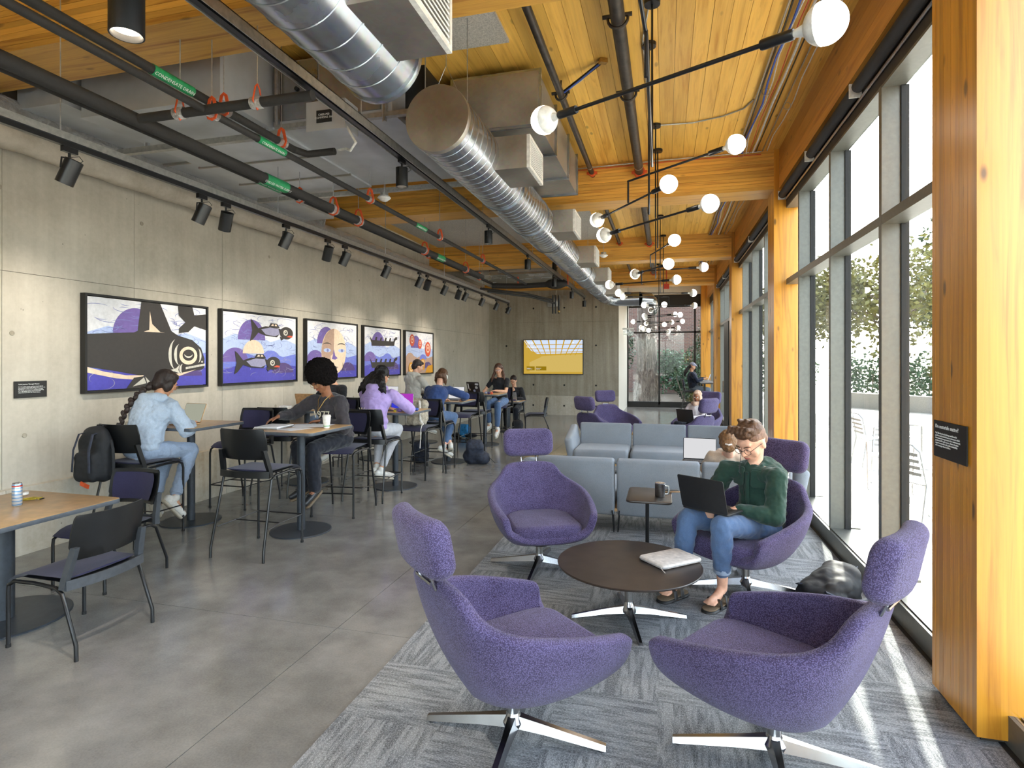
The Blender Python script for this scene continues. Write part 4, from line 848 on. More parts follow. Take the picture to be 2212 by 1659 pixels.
bar_table(XB, 11.28, 'far bar table of the woman in the black tee, with a stickered laptop')
bar_table(-4.30, 2.83, 'low wood topped table at the lower left with a can and banana peel', .737, .95, .065, .38, 'low study tables')
bar_table(-3.75, 13.6, 'low far table holding the silver stickered laptop', .737, .76, .06, .3, 'low study tables')
# ================================================================= STACKING CHAIRS AND STOOLS
def make_chair(name, label, sh, ring):
    t = thing(name, label, 'stool' if ring else 'chair')
    # seat: cushion with a waterfall front, on a plastic pan; front is +y
    def pad(w0, w1, y0, y1, z, th, drop, mat, nm):
        m = MB(); ny, nx = 8, 6; vs = []
        for side in (0, 1):
            for i in range(ny+1):
                f = i/ny; y = y0+(y1-y0)*f; w = w0+(w1-w0)*f; dz = -drop*max(0, (f-.72)/.28)**2; lift = .006*math.sin(PI*min(1, f*1.3))
                for j in range(nx+1):
                    g = j/nx*2-1; edge = (1-abs(g)**6); e2 = min(1, 6*min(f, 1.001-f)+.25)
                    vs.append((g*w/2, y, z+dz+(lift*edge if side else -th*edge*e2)))
        L = (ny+1)*(nx+1); fs = []
        for i in range(ny):
            for j in range(nx):
                a = i*(nx+1)+j; fs.append((a, a+nx+1, a+nx+2, a+1)); fs.append((L+a, L+a+1, L+a+nx+2, L+a+nx+1))
        bd_ = [j for j in range(nx+1)]+[i*(nx+1)+nx for i in range(1, ny+1)]+[ny*(nx+1)+j for j in range(nx-1, -1, -1)]+[i*(nx+1) for i in range(ny-1, 0, -1)]
        for k_ in range(len(bd_)): a, b = bd_[k_], bd_[(k_+1) % len(bd_)]; fs.append((a, b, L+b, L+a))
        m.add(vs, fs); return m.build(nm, mat, t, 50)
    pad(.45, .47, -.20, .255, sh, .04, .05, 'seat_fabric', 'seat'); pad(.46, .45, -.215, .15, sh-.022, .03, 0, 'black_plastic', 'seat_pan')
    # backrest shell: curved panel narrowing below, with rear rail and uprights
    m = MB(); nx = 12; rows = [(.405, .098), (.43, .100), (.44, .16), (.468, .185), (.475, .27), (.455, .355), (.43, .372)]; vs = []
    for off in (0, -.012):
        for w, z in rows:
            for j in range(nx+1):
                g = j/nx*2-1; vs.append((g*w/2, -.235-.05*(1-g*g)-(z-.09)*.20+off+.03, sh+z))
    L = len(rows)*(nx+1); fs = []
    for i in range(len(rows)-1):
        for j in range(nx): a = i*(nx+1)+j; fs.append((a, a+1, a+nx+2, a+nx+1)); fs.append((L+a, L+a+nx+1, L+a+nx+2, L+a+1))
    ny = len(rows)-1; bd_ = [j for j in range(nx+1)]+[i*(nx+1)+nx for i in range(1, ny+1)]+[ny*(nx+1)+j for j in range(nx-1, -1, -1)]+[i*(nx+1) for i in range(ny-1, 0, -1)]
    for k_ in range(len(bd_)): a, b = bd_[k_], bd_[(k_+1) % len(bd_)]; fs.append((a, L+a, L+b, b))
    m.add(vs, fs); bk = m.build('backrest', 'black_plastic', t, 60)
    m = MB(); vs = []
    rw = [(.35, .13), (.385, .2), (.40, .30), (.37, .345)]
    for w, z in rw:
        for j in range(nx+1): g = j/nx*2-1; vs.append((g*w/2, -.235-.05*(1-g*g)-(z-.09)*.20+.03+.008+.006*(1-g**4), sh+z))
    m.add(vs, [(i*(nx+1)+j, i*(nx+1)+j+1, (i+1)*(nx+1)+j+1, (i+1)*(nx+1)+j) for i in range(3) for j in range(nx)]); m.build('back_pad', 'seat_fabric', bk, 60)
    for s in (-1, 1):
        m = MB(); vs = []
        for z, wx, d0 in ((-.055, .03, -.215), (.0, .034, -.222), (.08, .036, -.232), (.185, .030, -.245)):
            xo = s*(.262-.028*max(0, (z+.05)/.235)); ya = d0-.025*max(0, z/.185)
            for dx, dy in ((0, -.022), (-s*wx, -.016), (-s*wx, .016), (0, .022)): vs.append((xo+dx, ya+dy+.01, sh+z))
        q = [(i*4+j, i*4+(j+1) % 4, (i+1)*4+(j+1) % 4, (i+1)*4+j) for i in range(3) for j in range(4)]+[(3, 2, 1, 0), (12, 13, 14, 15)]; m.add(vs, q); m.build('upright', 'black_plastic' if ring else 'grey_plastic', t, 30)
    m = MB(); vs = []
    for j in range(13):
        g = j/12*2-1; x = g*.255; y = -.225-.045*(1-g*g)
        for dy, z in ((.008, -.005), (-.012, -.002), (-.014, -.06), (.006, -.062)): vs.append((x, y+dy, sh+z-.0))
    m.add(vs, [(i*4+j, i*4+(j+1) % 4, (i+1)*4+(j+1) % 4, (i+1)*4+j) for i in range(12) for j in range(4)]+[(3, 2, 1, 0), (48, 49, 50, 51)]); m.build('rear_rail', 'black_plastic' if ring else 'grey_plastic', t, 30)
    r = .0115
    for s in (-1, 1):
        sp = .03 if ring else .0
        MB().tube([(s*.235, .05, sh-.045), (s*.235, .2, sh-.05), (s*.235, .245, sh-.075), (s*(.235+sp*.3), .25, sh-.12), (s*(.235+sp*.3), .25, 0)], r, 10).build('leg', 'black_metal', t)
        yr = -.235-(.075 if ring else .055)
        MB().tube([(s*.235, .05, sh-.045), (s*.25, -.15, sh-.05), (s*.252, -.2, sh-.08), (s*(.255+sp*.6), yr-.02, .09), (s*(.255+sp*.6), yr-.022, 0)], r, 10).build('leg', 'black_metal', t)
        MB().lathe([(.014, 0), (.014, .018), (.012, .02)], 10, Matrix.Translation((s*(.235+sp*.3), .25, 0))).build('foot_cap', 'black_rubber', t)
    if ring:
        z = .27; b = .235+.03*.3; y2 = -.235-.045
        MB().tube([(-b, .25, z), (b, .25, z)], .0075, 8).build('foot_rail', 'black_metal', t); MB().tube([(-.235, -.06, z), (.235, -.06, z)], .0065, 8).build('cross_rail', 'black_metal', t)
        for s in (-1, 1): MB().tube([(s*b, .25, z), (s*.235, -.06, z), (s*.258, y2+.01, z-.01)], .0065, 8).build('side_rail', 'black_metal', t)
    return t
G1 = 'black bar stools with dark cushions'; G2 = 'low black chairs with dark cushions'
st = make_chair('bar_stool', 'nearest empty black bar stool, back to the camera, at the notebook table', .765, True); st['group'] = G1; st.location = (XB, 4.52, 0)
for x, y, rz, lb in ((XA-.02, 4.52, 0, 'bar stool under the person in the pale blue hoodie'), (XA+.02, 5.86, PI, 'empty bar stool facing the camera across the blue hoodie person\'s table'),
    (XB+.02, 5.84, PI+.12, 'bar stool under the person with the round afro'), (XA+.1, 6.56, 0, 'empty bar stool, back to the camera, at the gold laptop table'), (XA, 7.95, PI, 'bar stool under the black haired person behind the gold laptop'),
    (XB+.02, 6.62, 0, 'bar stool under the person in the lilac hoodie'), (XB+.04, 7.92, PI-.1, 'bar stool with the beige backpack on its seat'), (XA+.1, 8.6, 0, 'bar stool under the person in the grey hoodie'),
    (XB, 8.62, 0, 'bar stool under the person in the navy sweater'), (XB, 9.93, PI, 'empty bar stool facing the camera behind the navy sweater person'), (XB+.02, 10.67, 0, 'empty bar stool, back to the camera, at the far stickered laptop table'),
    (XB+.08, 12.05, PI, 'bar stool under the woman in the black tee'), (.80, 19.3, -PI/2-.1, 'distant bar stool under the person in the cap')): dup(st, (x, y, 0), rz, lb)
lc = make_chair('dining_chair', 'nearest low black chair, its back towards the camera, at the lower left', .455, False); lc['group'] = G2; lc.location = (-3.60, 2.80, 0); lc.rotation_euler = (0, 0, PI/2)
for x, y, rz, lb in ((-4.27, 3.56, PI+.06, 'low chair with a padded back facing the camera behind the low left table'), (-3.05, 13.6, PI/2+.25, 'far low chair turned sideways against the back wall'), (-3.80, 14.25, PI, 'far low chair under the woman in black')): dup(lc, (x, y, 0), rz, lb)
# ================================================================= LOUNGE CHAIRS
def make_lounge(label, base_rot):
    t = thing('lounge_chair', label, 'lounge chair')
    S = [((.21, .325, .285), (.30, .375, .335), (.355, .40, .42), (.375, .395, .515)), ((.22, .295, .27), (.315, .345, .33), (.375, .37, .42), (.395, .36, .53)), ((.20, .16, .235), (.335, .18, .31), (.42, .17, .45), (.442, .13, .585)),
         ((.17, -.02, .215), (.32, -.04, .30), (.415, -.08, .48), (.445, -.11, .635)), ((.14, -.13, .22), (.27, -.19, .33), (.36, -.26, .52), (.375, -.29, .665)),
         ((.10, -.18, .235), (.20, -.27, .37), (.26, -.34, .57), (.275, -.375, .72)), ((.06, -.205, .245), (.135, -.30, .40), (.205, -.375, .62), (.235, -.42, .82)), ((0, -.21, .245), (0, -.31, .40), (0, -.39, .62), (0, -.43, .82))]
    full = [[(-x, y, z) for x, y, z in s] for s in S[:-1]]+[list(S[-1])]+[[p for p in s] for s in S[:-1][::-1]]
    vs = [p for s in full for p in s]; fs = []; m_ = len(full)
    for i in range(m_-1):
        for j in range(3): a = i*4+j; fs.append((a, a+1, a+5, a+4))
    for i in range(7):
        a, b = i*4, (m_-1-i)*4; c, d = (i+1)*4, (m_-2-i)*4
        if i < 6: fs.append((a, c, d, b))
        else: fs.append((a, c, b))
    k0 = len(vs); vs += [(-.18, .40, .31), (.18, .40, .31), (-.27, .40, .37), (.27, .40, .37)]
    fs += [(0, (m_-1)*4, k0+1, k0), (1, 0, k0, k0+2), ((m_-1)*4, (m_-1)*4+1, k0+3, k0+1), (2, 1, k0+2), ((m_-1)*4+1, (m_-1)*4+2, k0+3)]
    mb = MB(); mb.add(vs, fs); sh_ = mb.build('shell', 'purple_wool', t, 180)
    bm = bmesh.new(); bm.from_mesh(sh_.data); bmesh.ops.recalc_face_normals(bm, faces=bm.faces); bm.to_mesh(sh_.data); bm.free()
    sb = sh_.modifiers.new('a', 'SUBSURF'); sb.levels = sb.render_levels = 2
    so_ = sh_.modifiers.new('b', 'SOLIDIFY'); so_.thickness = .062; so_.offset = -1; so_.use_even_offset = True
    sb = sh_.modifiers.new('c', 'SUBSURF'); sb.levels = sb.render_levels = 1
    # seat cushion
    m = MB(); m.rbox((0, .095, .375), (.58, .57, .12), .13, 6, r2=.04, nz=4); s = m.build('seat_cushion', 'purple_wool', t, 180)
    for v in s.data.vertices:
        if v.co.z > .40: v.co.z += .018*(1-(v.co.x/.28)**2)
        if v.co.y < 0: v.co.x *= 1-.55*(-v.co.y/.2)**2*.6
    # headrest
    m = MB(); m.rbox((0, 0, 0), (.46, .25, .095), .075, 6, r2=.042, nz=4); h = m.mesh('headrest', 'purple_wool', 180); bm = bmesh.new(); bm.from_mesh(h); bmesh.ops.subdivide_edges(bm, edges=[e for e in bm.edges if abs(e.verts[0].co.x-e.verts[1].co.x) > .1], cuts=6)
    for v in bm.verts: v.co.z += .55*v.co.x**2
    bm.to_mesh(h); bm.free(); hr = link('headrest', h, t, (0, -.475, .985), (PI/2+.28, 0, 0)); hr.rotation_euler = (PI/2-.2, 0, PI)
    hr.rotation_euler = Matrix(((-1, 0, 0), (0, -.2, .98), (0, .98, .2))).to_euler()
    for s_ in (-1, 1): MB().tube([(s_*.07, -.42, .79), (s_*.07, -.47, .90)], .007, 8).build('headrest_post', 'chrome', t)
    MB().tube([(-.075, -.445, .822), (.075, -.445, .822)], .008, 8).build('hinge_bar', 'chrome', t)
    MB().lathe([(.030, .055), (.030, .24)], 24).build('column', 'brushed_steel', t); MB().lathe([(.045, .055), (.05, .08), (.038, .1), (.03, .12)], 24).build('hub', 'chrome', t); MB().lathe([(.09, .20), (.09, .215)], 24).build('swivel_plate', 'black_metal', t)
    for q in range(4):
        a = base_rot+q*PI/2; m = MB(); vs = []
        for r, w, z, th in ((.02, .040, .085, .05), (.15, .028, .066, .04), (.40, .024, .030, .024), (.425, .022, .026, .022)):
            for dy, dz in ((-1, -.5), (1, -.5), (.55, .5), (-.55, .5)): vs.append((r, dy*w/1.2, z+dz*th))
        m.add(vs, [(i*4+j, i*4+(j+1) % 4, (i+1)*4+(j+1) % 4, (i+1)*4+j) for i in range(3) for j in range(4)]+[(3, 2, 1, 0), (12, 13, 14, 15)], Matrix.Rotation(a, 4, 'Z')); m.box((math.cos(a)*.405, math.sin(a)*.405, .008), (.03, .03, .016)); m.build('foot', 'chrome', t, 30)
    return t
def face(dx, dy): return math.atan2(-dx, dy)
GL = 'purple swivel lounge chairs with headrests'
for x, y, dx, dy, br_, lb in ((-.68, 2.56, .68, .73, 0, 'nearest left purple lounge chair, seen from behind and turned to the right'), (.455, 2.70, -.84, .54, 0, 'nearest right purple lounge chair beside the timber column'),
    (-1.025, 4.71, .43, -.90, 0, 'empty purple lounge chair facing the camera, left of the grey sofa'), (.58, 4.62, -.66, -.75, 0, 'purple lounge chair under the man in the green shirt'),
    (-1.10, 10.35, .6, .8, .4, 'far dark purple lounge chair seen from behind, beyond the empty sofa'), (-.98, 11.75, .55, -.83, .2, 'far purple lounge chair facing the camera by the back wall end'),
    (.34, 10.3, -.75, .62, .3, 'far purple lounge chair at the window, its back to the camera'), (.62, 11.8, -.55, -.83, .1, 'far purple lounge chair behind the person in the headscarf')):
    rz = face(dx, dy); c = make_lounge(lb, br_-rz); c.location = (x, y, 0); c.rotation_euler = (0, 0, rz); c['group'] = GL
# ================================================================= SOFAS
def sofa(label, x0, yb, facing, mods, arms, w=.815):
    t = thing('modular_sofa', label, 'sofa', (x0, yb, 0), 0, 'light grey modular sofas'); f = facing
    for i in range(mods):
        cx_ = w*(i+.5)
        b = MB(); b.rbox((0, 0, 0), (w-.02, .11, .58), .03, 3, r2=.03, nz=3); o = b.build('backrest', 'grey_weave', t, 60, (cx_, f*(.06), .465), (f*.13, 0, 0))
        s = MB(); s.rbox((0, 0, 0), (w-.02, .70, .19), .05, 3, r2=.05, nz=3); o = s.build('seat_cushion', 'grey_weave', t, 60, (cx_, f*.50, .345))
        for v in o.data.vertices:
            if v.co.z > .04: v.co.z += .02*(1-(v.co.x/(w/2))**2)
    for s_, xx in ((-1, -.02), (1, w*mods+.02)):
        if s_ in arms:
            a = MB(); a.rbox((0, 0, 0), (.12, .80, .50), .05, 3, r2=.04, nz=3); o = a.build('arm', 'grey_weave', t, 60, (xx+s_*.03, f*.42, .475), (0, s_*.2, 0))
            for v in o.data.vertices: v.co.z -= max(0, f*v.co.y+.1)*.28*(1 if v.co.z > 0 else 0)
    fr = MB().bb(0, w*mods, min(f*.05, f*.8), max(f*.05, f*.8), .215, .245).build('frame', 'laminate', t)
    for i in range(mods+1):
        xx = w*i
        for yy in (.03, .72):
            m = MB(); m.tube([(xx-.035, f*yy, .23), (xx-.02, f*(yy+.02), .008), (xx-.02, f*(yy+.09), .008), (xx-.035, f*(yy+.12), .23)], .006, 8)
            m.tube([(xx+.035, f*yy, .23), (xx+.02, f*(yy+.02), .008), (xx+.02, f*(yy+.09), .008), (xx+.035, f*(yy+.12), .23)], .006, 8); m.build('wire_leg', 'black_metal', t)
    return t
sofa('grey sofa seen from behind with the blond woman sitting on it', -1.30, 5.80, 1, 3, (-1, 1)); sofa('empty grey sofa facing the camera beyond the first sofa', -1.32, 9.15, -1, 3, (-1, 1))
# ================================================================= COFFEE AND SIDE TABLES
t = thing('coffee_table', 'round dark coffee table between the purple lounge chairs', 'table', (-.24, 3.93, 0))
MB().lathe([(.40, 0), (.475, .022), (.478, .03), (.474, .034), (.001, .034)], 72, Matrix.Translation((0, 0, .346))).build('tabletop', 'espresso_top', t); MB().lathe([(.028, .05), (.028, .35)], 24).build('column', 'brushed_steel', t); MB().lathe([(.05, .05), (.05, .07), (.035, .1), (.03, .12)], 24).build('hub', 'chrome', t)
for q in range(4):
    a = .25+q*PI/2; m = MB(); vs = []
    for r, w, z, th in ((.02, .036, .07, .045), (.15, .024, .055, .034), (.36, .02, .022, .02), (.385, .018, .018, .018)):
        for dy, dz in ((-1, -.5), (1, -.5), (.55, .5), (-.55, .5)): vs.append((r, dy*w/1.2, z+dz*th))
    m.add(vs, [(i*4+j, i*4+(j+1) % 4, (i+1)*4+(j+1) % 4, (i+1)*4+j) for i in range(3) for j in range(4)]+[(3, 2, 1, 0), (12, 13, 14, 15)], Matrix.Rotation(a, 4, 'Z')); m.build('foot', 'chrome', t, 30)
t = thing('side_table', 'small C-shaped side table holding the steel mug', 'table', (-.13, 4.92, 0)); MB().rbox((0, 0, .61), (.36, .52, .018), .05, 5, r2=.005).build('tabletop', 'espresso_top', t)
MB().tube([(-.02, .05, .60), (-.02, .05, .01)], .016, 12).build('pole', 'black_metal', t); MB().rbox((.0, .14, .008), (.3, .4, .012), .04, 4).build('base_plate', 'black_metal', t)
tag(MB().rbox((0, 0, .0), (.62, .62, .03), .03, 3, r2=.005).build('side_table', 'laminate', None, loc=(-.35, 10.9, .40)), 'small wood topped far table between the far lounge chairs', 'table')
o = bpy.data.objects['side_table.001']; MB().tube([(0, 0, -.015), (0, 0, -.395)], .025, 12).build('pole', 'black_metal', o); MB().lathe([(.2, -.4), (.2, -.39)], 24).build('base_plate', 'black_metal', o)
# counter at the far window
t = thing('window_counter', 'narrow high counter at the far windows where the person in the cap sits', 'counter', (0, 0, 0)); MB().bb(1.02, 1.45, 17.98, 21.2, 1.03, 1.06).build('counter_top', 'table_edge', t)
for y in (18.2, 19.6, 21.0): MB().bb(1.1, 1.16, y-.03, y+.03, 0, 1.03).build('post', 'black_metal', t)
# ================================================================= SMALL THINGS
def laptop(x, y, z, rz, label, lid, back_mat='espresso_top', w=.31, d=.215, tilt=1.9, screen='screen_grey', cat='laptop', stickers=None, key='black_plastic', rx=0):
    t = thing('laptop', label, cat, (x, y, z), rz); t.rotation_euler = (rx, 0, rz)
    b = MB().rbox((0, 0, .007), (w, d, .014), .012, 3, r2=.004).build('keyboard_deck', back_mat, t); kb = MB()
    for i in range(5):
        for j in range(13): kb.bb(-w*.43+j*w*.067, -w*.43+j*w*.067+w*.056, d*.38-i*d*.1-d*.08, d*.38-i*d*.1, .0142, .0155)
    kb.build('keys', key, b)['kind'] = 'stuff'; MB().bb(-w*.16, w*.16, -d*.45, -d*.17, .0142, .0146).build('trackpad', key, b)
    l = MB().rbox((0, d/2, 0), (w, d, .007), .012, 3, r2=.003).build('lid', back_mat, t, loc=(0, d/2, .014), rot=(tilt-PI, 0, 0)); l.rotation_euler = (PI-tilt, 0, 0)
    # lid opens up from the hinge; its screen faces the keyboard
    l.rotation_euler = (PI-tilt if tilt > PI/2 else tilt, 0, 0)
    MB().bb(-w*.48, w*.48, .008, d-.006, .0036, .0042).build('screen', screen, l)
    if stickers:
        for j, (u, v, sw_, sh2, m_) in enumerate(stickers): MB().rbox((u*w/2, d*v, -.0040), (sw_, sh2, .0006), min(sw_, sh2)*.45, 3, r2=.0002).build('sticker', m_, l)
    return t
emit('screen_grey', (176, 178, 160), .24); emit('screen_magenta', (176, 60, 190), .27); emit('screen_paper', (220, 220, 222), .28); plain('gold_metal', (206, 166, 120), .35, .6); plain('silver_metal', (180, 182, 186), .35, .6); plain('off_white', (216, 210, 204), .7)
emit('screen_blue', (56, 60, 210), .27); emit('screen_violet', (90, 30, 110), .25)
l = laptop(-5.02, 5.02, 1.05, -.12, 'open laptop with a grey page on screen before the person in the pale blue hoodie', 0, 'gold_metal', tilt=1.95)
l = laptop(-4.93, 7.22, 1.05, PI+.1, 'gold laptop with its back to the camera on the wall side table', 0, 'gold_metal', tilt=1.9)
l = laptop(-3.52, 7.2, 1.05, .22, 'laptop showing a purple and blue desktop picture', 0, 'silver_metal', tilt=1.8, screen='screen_blue')
sc_ = [c for c in l.children if c.name.startswith('lid')][0]; MB().prism([(-.03, .212), (.15, .212), (.15, .08), (.06, .05), (.0, .12)], .0044, .0048).build('screen_picture', 'screen_magenta', sc_)
laptop(-4.75, 9.2, 1.05, .1, 'thin laptop before the person in the grey hoodie', 0, 'silver_metal', tilt=1.8, screen='screen_paper'); laptop(-3.55, 9.3, 1.05, -.15, 'laptop with a white page before the person in the navy sweater', 0, 'black_plastic', tilt=1.75, screen='screen_paper')
laptop(-3.78, 11.35, 1.05, PI-.35, 'dark laptop covered with stickers before the woman in the black tee', 0, 'espresso_top', .33, .235, 1.85, stickers=((-.6, .8, .09, .04, 'white_print'), (-.5, .5, .07, .06, 'white_plastic'), (.75, .6, .03, .12, 'white_print'), (.6, .3, .05, .04, 'art_sand'), (-.1, .2, .06, .05, 'art_pale')))
laptop(-3.62, 13.55, .737, PI-.08, 'silver laptop with black stickers on the low far table', 0, 'silver_metal', .32, .23, 1.9, stickers=((.5, .8, .07, .03, 'black_board'), (.7, .55, .05, .04, 'black_board'), (0, .12, .26, .03, 'art_plum')))
# notebooks, cup
t = thing('open_binder', 'open binder of white pages on the nearest bar table', 'book', (-3.86, 5.02, 1.051), .1); MB().rbox((0, 0, .007), (.26, .32, .014), .006, 2, r2=.002).build('cover', 'silver_metal', t); MB().rbox((.003, 0, .017), (.25, .31, .012), .004, 2, r2=.002).build('page_block', 'paper', t)
for i, (x, y, a) in enumerate(((-3.58, 4.98, -.3), (-3.5, 5.28, .2), (-3.66, 5.24, .5))): tag(MB().box((0, 0, 0), (.216, .28, .0012)).build('sheet_of_paper', 'paper', None, loc=(x, y, 1.053+.0016*i), rot=(0, 0, a)), ('loose white sheet nearest the table corner', 'white sheet under the paper cup side', 'white sheet in front of the afro haired person')[i], 'paper')
t = thing('paper_cup', 'white paper coffee cup with a green band on the nearest bar table', 'cup', (-3.33, 5.14, 1.051)); MB().lathe([(.030, 0), (.041, .115)], 24).build('cup_body', 'white_plastic', t); MB().lathe([(.043, .112), (.043, .122), (.039, .128), (.038, .134), (.001, .134)], 24, cap=False).build('cup_lid', 'off_white', t); MB().lathe([(.0318, .018), (.0325, .026)], 24, cap=False).build('green_band', 'green_label', t)
# low table things
k = N('can_print'); z = k.pos((1, 1, 1), obj=True); sx = k.n('ShaderNodeSeparateXYZ'); k.l(z, sx.inputs[0]); wv = k.n('ShaderNodeTexWave', wave_type='BANDS', bands_direction='Z'); wv.inputs['Scale'].default_value = 14; wv.inputs['Distortion'].default_value = 1.0; k.l(z, wv.inputs[0])
k.bsdf(k.ramp(wv.outputs[1], [(.3, (205, 208, 214)), (.75, (196, 204, 216)), (.85, (110, 160, 210))]), .3, .5); M['can_print'] = k.m
t = thing('drink_can', 'tall slim drink can standing on the low left table', 'can', (-4.315, 2.93, .738)); MB().lathe([(.024, 0), (.029, .008), (.029, .142), (.025, .154)], 28).build('can_body', 'can_print', t); MB().lathe([(.0255, .152), (.0262, .157), (.023, .155), (.001, .153)], 28, cap=False).build('can_top', 'chrome', t); MB().lathe([(.0292, .132), (.0292, .142)], 28, cap=False).build('red_band', 'cable_red', t)
MB().rbox((.004, 0, .161), (.016, .024, .002), .006, 3).build('pull_tab', 'chrome', t)
plain('banana', (206, 186, 50), .55, nz=.2)
t = thing('banana_peel', 'yellow banana peel beside the drink can', 'fruit peel', (-4.36, 3.07, .738)); m = MB(); m.tube([(-.1, .0, .006), (-.05, .03, .01), (.0, .02, .014), (.06, .0, .012)], [.006, .015, .012, .006], 8, flat=.45); m.tube([(-.09, -.06, .005), (-.04, -.02, .008), (.02, .0, .013)], [.005, .014, .01], 8, flat=.4); m.tube([(-.03, .08, .005), (-.01, .05, .008), (.03, .01, .012)], [.005, .012, .01], 8, flat=.4); m.build('peel', 'banana', t); MB().tube([(.055, .0, .012), (.085, .008, .02)], .005, 6).build('stalk', 'black_board', t)
t = thing('earbud_case', 'small white earbud case on the low left table', 'case', (-4.60, 3.17, .738)); MB().rbox((0, 0, .012), (.062, .046, .022), .02, 5, r2=.01).build('case_body', 'white_plastic', t, 60); MB().rbox((0, 0, .024), (.0615, .0455, .004), .02, 5).build('case_lid', 'off_white', t)
# gold laptop table: white box, bottle, cable
t = thing('device_box', 'small white device box on the gold laptop table', 'box', (-5.16, 6.95, 1.051)); MB().rbox((0, 0, .025), (.15, .12, .05), .01, 3).build('box_body', 'white_plastic', t)
t = thing('water_bottle', 'tall white water bottle beside the gold laptop', 'bottle', (-4.68, 7.30, 1.051)); MB().lathe([(.035, 0), (.036, .01), (.036, .17), (.02, .21), (.018, .225)], 24).build('bottle_body', 'white_plastic', t, 60); MB().lathe([(.019, .225), (.019, .26)], 20).build('bottle_cap', 'silver_metal', t)
tag(MB().tube([(-5.0, 6.98, 1.054), (-4.93, 6.93, 1.054), (-4.8, 6.93, 1.055), (-4.72, 6.96, 1.06), (-4.67, 6.99, 1.10), (-4.71, 6.99, 1.125), (-4.75, 6.98, 1.10), (-4.71, 6.97, 1.06)], .0035, 6).build('charging_cable', 'white_plastic'), 'white charging cable coiled beside the gold laptop', 'cable')
for i, (x, y, r, m_, lb) in enumerate(((-3.42, 6.98, .022, 'art_violet', 'violet yarn ball on the lilac hoodie table'), (-3.36, 7.05, .022, 'art_deep', 'dark violet yarn ball on the lilac hoodie table'), (-3.33, 7.12, .024, 'white_plastic', 'white yarn ball on the lilac hoodie table'), (-3.27, 7.18, .024, 'cable_blue', 'blue yarn ball on the lilac hoodie table'), (-3.46, 6.92, .016, 'banana', 'small yellow yarn ball on the lilac hoodie table'))): tag(MB().ball((0, 0, 0), (r*1.5, r, r*.9), 14, 10).build('yarn_ball', m_, None, 60, loc=(x, y, 1.051+r*.9)), lb, 'yarn', 'coloured yarn on the table')
for i, (x, y, m_, lb) in enumerate(((-3.52, 11.08, 'art_pale', 'pale blue toy in front of the stickered laptop'), (-3.45, 11.05, 'art_plum', 'dark toy beside the pink one'), (-3.38, 11.02, 'art_red', 'pink red pen pot in front of the black tee woman'))): tag(MB().ball((0, 0, 0), (.03, .03, .026), 12, 8).build('small_toy', m_, None, 60, loc=(x, y, 1.078)), lb, 'toy')
tag(MB().rbox((0, 0, 0), (.24, .18, .012), .01, 2).build('notebook', 'art_deep', None, loc=(-3.85, 11.05, 1.058), rot=(0, 0, .3)), 'purple notebook on the far bar table', 'book')
# lounge things
t = thing('steel_mug', 'brushed steel camping mug with a handle on the side table', 'mug', (-.045, 4.87, .62)); MB().lathe([(.038, 0), (.041, .004), (.041, .1), (.043, .105), (.040, .106), (.038, .02), (.001, .015)], 32, cap=False).build('mug_body', 'brushed_steel', t, 50); MB().tube([(.04, 0, .088), (.066, 0, .085), (.07, 0, .05), (.064, 0, .022), (.04, 0, .02)], .005, 8, flat=1.6).build('handle', 'brushed_steel', t); MB().lathe([(.04, .102), (.0405, .112), (.001, .112)], 28, cap=False).build('mug_lid', 'chrome', t)
t = thing('phone', 'brown phone lying behind the steel mug', 'phone', (.04, 5.06, .6205), .3); MB().rbox((0, 0, .005), (.15, .075, .009), .01, 3).build('phone_body', 'gold_metal', t); MB().rbox((0, 0, .0098), (.14, .066, .001), .008, 3).build('screen', 'black_board', t)
t = thing('laptop_sleeve', 'beige zipped laptop sleeve lying on the round table', 'sleeve', (.03, 4.03, .381), -.83); MB().rbox((0, 0, .015), (.25, .35, .028), .03, 5, r2=.012, nz=3).build('sleeve_body', 'off_white', t, 60); MB().rbox((0, 0, .014), (.253, .353, .004), .03, 5, r2=.001).build('zip', 'silver_metal', t); MB().tube([(.1, -.172, .015), (.13, -.19, .012), (.17, -.2, .006)], .0025, 6).build('zip_cord', 'off_white', t)
# ---- bags
def blob(name, parts, mat, parent, vox=.012, dis=0, ds=.06, seed=0, smooth=4, loc=None, rot=None):
    m = MB()
    for p in parts:
        if p[0] == 'b': m.ball(p[1], p[2], 20, 14, p[3] if len(p) > 3 else None)
        elif p[0] == 't': m.tube(p[1], p[2], 14); [m.ball(q, rr_, 14, 10) for q, rr_ in zip(p[1], p[2])]
        elif p[0] == 'x': m.rbox(*p[1:])
    o = m.build(name, mat, parent, 180, loc, rot)
    r = o.modifiers.new('r', 'REMESH'); r.mode = 'VOXEL'; r.voxel_size = vox; r.use_smooth_shade = True
    s = o.modifiers.new('s', 'SMOOTH'); s.iterations = smooth; s.factor = .6
    if dis:
        tx = bpy.data.textures.new('folds', 'CLOUDS'); tx.noise_scale = ds; tx.noise_depth = 1
        d = o.modifiers.new('d', 'DISPLACE'); d.texture = tx; d.strength = dis; d.mid_level = .5; d.texture_coords = 'LOCAL'
    return o
plain('bag_black', (21, 23, 28), .75, nz=.2, bump=.2); plain('bag_navy', (40, 46, 62), .75, nz=.2); plain('bag_beige', (176, 166, 150), .85, nz=.12, bump=.2); plain('lime', (120, 220, 60), .5)
t = thing('backpack', 'black backpack hanging on the chair of the person in the pale blue hoodie', 'backpack', (-5.12, 4.15, .62), 0)
blob('bag_body', [('x', (0, 0, .22), (.33, .15, .46), .07, 4, None, .07), ('x', (0, -.08, .14), (.26, .12, .28), .06, 4, None, .05), ('b', (0, 0, .42), (.14, .08, .09))], 'bag_black', t, .012, .016, .09)
